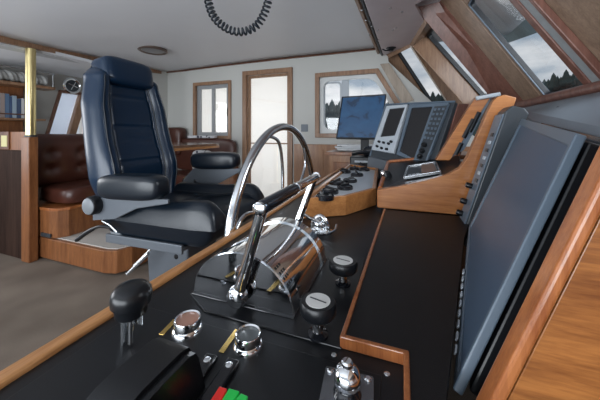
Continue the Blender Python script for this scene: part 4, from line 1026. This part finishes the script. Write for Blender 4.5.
# far settee along the side wall
s2 = thing('settee', V3((-2.6, 2.85, .2)), 'brown leather settee along the side wall below the small window', 'settee')
m = MB(); m.box((-3.22, 2.63, .199), (-1.995, 3.10, .43)); m.box((-2.03, 2.63, .43), (-1.995, 3.10, .80)); m.build('base', 'teak', s2, .004)
m = MB(); m.sellip((-2.62, 2.82, .51), (.59, .20, .075), .3, 36, 14); m.build('seat_cushion', 'brown_leather', s2, 0, 'all')
m = MB(); m.sellip((-2.50, 3.055, .80), (.49, .06, .225), .3, 36, 14); m.build('backrest', 'brown_leather', s2, 0, 'all')
m = MB(); m.sellip((-3.05, 3.03, .98), (.20, .085, .20), .3, 30, 14); m.build('corner_cushion', 'brown_leather', s2, 0, 'all')
# table
tb = thing('dinette_table', V3((-2.06, 2.02, .198)), 'wooden dinette table on a brass post behind the helm chair', 'table')
tp = roundp([(-2.55, 1.62), (-1.84, 1.62), (-1.84, 2.56), (-2.55, 2.56)], .14, 8)
m = MB(); m.slab(tp, [], V3((0, 0, 0)), X, Y, Z, .965, .987); m.build('tabletop', wood('table_top', (.14, .075, .05), (.30, .18, .12), 1, .18, 26, 10, .7), tb, .003)
m = MB(); m.slab(inset(tp, -.012) if False else tp, [inset(roundp([(-2.55, 1.62), (-1.84, 1.62), (-1.84, 2.56), (-2.55, 2.56)], .14, 8), .012)], V3((0, 0, 0)), X, Y, Z, .940, .9645); m.build('edge_band', 'teak_rail', tb, .002)
m = MB(); m.lathe([(.12, .0), (.12, .01), (.05, .03), (.038, .05), (.036, .72), (.10, .755), (.10, .765)], V3((-2.06, 2.02, .199)), n=30); m.build('post', 'brass', tb, 0, True)
m = MB(); m.sellip((-2.42, 2.90, .735), (.15, .055, .14), .5, 24, 14); tag(m.build('throw_pillow', 'pattern', None, 0, 'all'), 'black and white patterned pillow on the settee behind the table', 'pillow')
m = MB(); m.box((-2.75, 2.985, 1.03), (-2.30, 3.06, 1.065)); tag(m.build('folded_cloth', 'pattern', None, .012), 'patterned cloth lying along the top of the far settee back', 'cloth')
# vent, floor outlet on the settee base
m = MB(); p = on_y(47, 235, yP-.004)
m.box((p.x-.075, yP-.012, p.z-.016), (p.x+.06, yP-.004, p.z+.016))
for k in range(3): m.box((p.x-.065, yP-.015, p.z-.011+.009*k), (p.x+.05, yP-.012, p.z-.007+.009*k))
tag(m.build('vent_grille', 'bezel_dark', None, .001), 'small dark vent grille low on the wooden settee base', 'vent')
m = MB(); p = on_y(34.5, 244, yP); m.box((p.x-.04, yP-.06, p.z-.055), (p.x+.035, yP-.002, p.z+.055)); tag(m.build('floor_box', 'black_matt', None, .006), 'small black box at the foot of the settee beside the post', 'box')

# ---- low bulkhead, post, brass pole
XQ, YQ = -2.93, 1.365
bh = thing('low_bulkhead', V3((-3.3, YQ+.04, 0)), 'dark low wooden bulkhead with cabinet front at the left edge', 'bulkhead')
zb1 = on_y(12, 150, YQ+.03).z
m = MB(); m.box((-4.3, YQ+.02, 0), (XQ-.112, YQ+.06, zb1)); m.build('lower_panel', wood('walnut', (.016, .008, .006), (.045, .024, .017), 2, .7, coat=0, spec=.1), bh, .002)
zt1 = on_y(20, 118, YQ+.03).z
m = MB(); m.box((-3.9, YQ+.03, zb1), (XQ-.112, YQ+.06, on_y(16, 134, YQ).z+.02)); m.build('upper_panel', 'teak', bh, .003)
m = MB(); m.box((XQ-.11, YQ-.005, 0), (XQ+.005, YQ+.06, on_y(29, 137, YQ).z)); m.build('end_post', 'teak', bh, .006)
zpt = on_y(29, 137, YQ).z
bp_ = V3((XQ-.04, YQ+.028, zpt))
bpole = thing('brass_pole', bp_, 'shiny brass grab pole standing on the wooden post at the left', 'pole')
zcp = zceil(bp_.x, bp_.y)-.05
m = MB(); m.tube([bp_+V3((0, 0, .002)), V3((bp_.x, bp_.y, zcp))], .034, 24); m.build('pole', 'pale_brass', bpole, 0, True)
m = MB(); m.lathe([(.042, 0), (.042, .012), (.036, .016)], bp_+V3((0, 0, .0005)), n=24); m.build('collar', 'bezel_dark', bpole, 0, True)
# bookshelf wall behind
XS = -3.72
def s2_(px, py): return on_x(px, py, XS)
shf = thing('wall_shelf', V3((XS, 1.0, 1.4)), 'wooden wall shelf with a fiddle rail behind the brass pole', 'shelf')
pz = s2_(14, 118).z
y0_, y1_ = s2_(-30, 118).y, s2_(46, 118).y
m = MB(); m.box((XS-.20, y0_, pz-.02), (XS+.0, y1_, pz)); m.build('shelf_board', 'frame_wood', shf, .002)
m = MB(); m.box((XS-.02, y0_, pz+.035), (XS-.012, s2_(27, 100).y, pz+.047)); m.build('fiddle_rail', 'dark_wood', shf, .001)
m = MB(); m.box((XS-.215, y0_, pz-.45), (XS-.20, s2_(34, 100).y, pz+.42)); m.build('back_board', 'teak', shf)
m = MB(); zu = s2_(14, 82).z; m.box((XS-.20, y0_, zu-.03), (XS+.01, s2_(55, 82).y, zu)); m.build('upper_shelf', 'frame_wood', shf, .002)
bcol = [(.42, .38, .40), (.30, .24, .22), (.10, .16, .26), (.06, .10, .20), (.30, .38, .46), (.05, .08, .15), (.55, .55, .55), (.04, .05, .07), (.16, .22, .30), (.03, .04, .05), (.35, .10, .08)]
bn_ = ['pale pink', 'brown', 'slate blue', 'navy', 'light blue', 'dark blue', 'white', 'black', 'grey blue', 'charcoal', 'dull red']
yy = s2_(-2, 100).y; k = 0; yend = s2_(28, 100).y; rnd = random.Random(5)
while yy < yend-.03 and k < 11:
    w_ = .020+.016*rnd.random(); h_ = .20+.05*rnd.random(); ci = k % len(bcol)
    b_ = thing('book', V3((XS-.10, yy+w_/2, pz)), 'book', 'book', 'books in the row on the wall shelf')
    b_['label'] = '%s spined book standing on the wall shelf by the brass pole' % bn_[ci]
    mm_ = plain('book_'+bn_[ci].replace(' ', '_'), bcol[ci], .6)
    m = MB(); m.box((XS-.17, yy+.0005, pz+.001), (XS-.03, yy+w_-.001, pz+h_)); m.build('cover', mm_, b_, .002)
    m = MB(); m.box((XS-.165, yy+.003, pz+h_-.001), (XS-.034, yy+w_-.004, pz+h_+.0008)); m.build('pages', 'paper', b_)
    yy += w_+.001; k += 1
# rolled silvery cloth on the upper shelf
m = MB(); ya, yb = y0_, s2_(50, 80).y
def blanket(u, v):
    a = 2*pi*v; r_ = .052+.006*sin(u*40+a)+.006*sin(u*93+a*3); return V3((XS-.09+r_*cos(a)*1.1, ya+(yb-ya)*u, zu+.070+r_*sin(a)))
m.grid(blanket, 120, 16); bmesh.ops.remove_doubles(m.bm, verts=m.bm.verts[:], dist=1e-5)
be = [e for e in m.bm.edges if e.is_boundary]; bmesh.ops.holes_fill(m.bm, edges=be)
tag(m.build('rolled_blanket', plain('grey_knit', (.36, .36, .35), .8, var=.6, vscale=28), None, 0, 'all'), 'crumpled grey patterned blanket roll on the upper shelf by the pole', 'blanket')
m = MB(); m.tube([V3((XS+.0, ya, zu+.15)), V3((XS+.0, s2_(55, 70).y, zu+.15))], .006, 8)
for y_ in (ya+.05, s2_(54, 70).y-.01): m.tube([V3((XS, y_, zu)), V3((XS, y_, zu+.15))], .005, 8)
m.build('guard_rail', 'steel', shf, 0, True)
# notice card in dark frame on the upper bulkhead panel
m = MB(); p = on_y(6, 141, YQ+.028); fr_ = thing('framed_card', p, 'cream card in a dark frame on the bulkhead at the left edge', 'notice')
m.box((p.x-.10, YQ+.018, p.z-.075), (p.x+.06, YQ+.028, p.z+.085)); m.build('frame', 'dark_wood', fr_, .002)
m = MB(); m.box((p.x-.045, YQ+.014, p.z-.05), (p.x+.045, YQ+.018, p.z+.05)); m.build('card', 'yellow', fr_)
# round chrome speaker on the aft wall
p = on_x(71.5, 86, XA+.002)
sp = thing('wall_speaker', p, 'round chrome-rimmed wall fitting above the slanted aft window', 'speaker')
m = MB(); m.lathe([(.105, 0), (.105, .015), (.09, .025), (.075, .018), (.07, .006)], p, (1, 0, 0), 30); m.build('rim', 'chrome', sp, 0, True)
m = MB(); m.lathe([(.078, .002), (.07, .014), (.04, .020), (0, .024)], p, (1, 0, 0), 28); m.build('grille', 'bezel_dark', sp, 0, True)
m = MB(); m.tube([p+V3((.026, -.05, .02)), p+V3((.03, .05, -.015))], .007, 8); m.tube([p+V3((.026, -.02, -.05)), p+V3((.03, .03, .05))], .006, 8); m.build('fins', 'chrome', sp, 0, True)

# ================================================================ OUTSIDE
m = MB(); m.box((-300, -300, -2.2), (300, 300, -2.0)); struct(m.build('water', 'water'), )
rnd = random.Random(11); m = MB()
def hill(ax, ay, bx_, by_, h0, h1):
    n = 60; pr = []
    for k in range(n+1):
        t = k/n; pr.append((V3((ax+(bx_-ax)*t, ay+(by_-ay)*t, 0)), h0+(h1-h0)*t+.8*sin(t*13)+.6*sin(t*29)))
    nrm = V3((-(by_-ay), bx_-ax, 0)).normalized()
    vs = []
    for p, h in pr: vs += [p-nrm*12+Z*-2, p+Z*h*.7, p+nrm*14+Z*h*.6, p+nrm*20+Z*-2]
    fs = []
    for k in range(n):
        for j in range(3): a = 4*k+j; fs.append((a, a+1, a+5, a+4))
    m.faces_from(vs, fs); return pr
h1_ = hill(-40, 110, 45, 100, 16, 18); h2_ = hill(38, 102, 130, 25, 19, 34)
struct(m.build('shore_hill', 'hill'))
m = MB()
for pr, mul in ((h1_, 1), (h2_, 1.1)):
    for k in range(420):
        t = rnd.random()*(len(pr)-1); i = int(t); p = pr[i][0].lerp(pr[min(i+1, len(pr)-1)][0], t-i); h = pr[i][1]
        th_ = rnd.uniform(2.6, 4.8)*mul; b = p+V3((rnd.uniform(-5, 3), rnd.uniform(-5, 3), h*.7-1.2-rnd.random()*3))
        m.lathe([(.9, 0), (1.3, .6), (.9, th_*.45), (1.0, th_*.46), (.5, th_*.75), (.6, th_*.76), (0, th_)], b, n=6)
tag(m.build('conifer_forest', 'tree'), 'dark conifer forest along the shore outside the windows', 'forest', kind='stuff')
# exterior overhang seen through the near front window
m = MB(); m.slab([(1.17, 3.85), (1.42, 3.417), (1.9, 2.6), (1.3, 1.2), (.42, 1.2), (.42, 2.45)], [], V3((0, 0, 2.15)), X, Y, Z, 0, .05)
struct(m.build('roof_overhang', 'brow'))

# ================================================================ LIGHT, SKY, CAMERA
w = bpy.data.worlds.new('sky'); SC.world = w; w.use_nodes = True; nt = w.node_tree; bg = nt.nodes['Background']; L = nt.links.new
tc = nt.nodes.new('ShaderNodeTexCoord'); mp = nt.nodes.new('ShaderNodeMapping'); mp.inputs['Scale'].default_value = (3, 3, 8)
n = nt.nodes.new('ShaderNodeTexNoise'); n.inputs['Scale'].default_value = 1.3; n.inputs['Detail'].default_value = 7; n.inputs['Roughness'].default_value = .55
cr = nt.nodes.new('ShaderNodeValToRGB'); e = cr.color_ramp.elements; e[0].position = .38; e[0].color = (.30, .38, .47, 1); e[1].position = .62; e[1].color = (.80, .82, .84, 1)
L(tc.outputs['Generated'], mp.inputs[0]); L(mp.outputs[0], n.inputs['Vector']); L(n.outputs['Fac'], cr.inputs[0]); L(cr.outputs[0], bg.inputs[0]); bg.inputs[1].default_value = .66
# daylight lamps outside the windows; starboard and stern ones are unseen added fill
def area(name, loc, rot, sx_, sy_, e_, col=(1, 1, 1)):
    l = bpy.data.lights.new(name, 'AREA'); l.shape = 'RECTANGLE'; l.size = sx_; l.size_y = sy_; l.energy = e_; l.color = col
    o = bpy.data.objects.new(name, l); COL.objects.link(o); o.location = loc; o.rotation_euler = rot; return o
area('fill_starboard', (-1.3, -1.7, 1.0), (R(108), 0, 0), 3.6, 1.2, 82, (.88, .94, 1))  # added fill from the open near side, tilted up to brighten the ceiling
area('fill_stern', (-4.3, -.1, 1.3), (0, R(-97), 0), 1.2, 1.6, 24, (.95, .97, 1))  # added fill from the open aft side
area('daylight_aft_window', (-4.7, 2.1, 1.4), (0, R(-90), 0), .8, 1.2, 14, (.93, .96, 1))
area('daylight_door', (-1.75, YF+.7, 1.2), (R(-90), 0, 0), 2.4, 1.9, 17, (.96, .98, 1))
area('daylight_front', (2.0, .2, 2.2), (0, R(62), R(-12)), 1.4, 2.2, 70, (.86, .93, 1))
cam = bpy.data.cameras.new('camera'); co = bpy.data.objects.new('camera', cam); COL.objects.link(co)
co.location = CAM; co.rotation_euler = (R(90), 0, A0); cam.sensor_width = 36; cam.lens = 36*F/600; cam.shift_y = -67/600; cam.clip_start = .02; cam.clip_end = 1000
SC.camera = co
vs_ = SC.view_settings; vs_.view_transform = 'Standard'; vs_.look = 'None'; vs_.gamma = 1; vs_.exposure = .6; vs_.use_curve_mapping = False
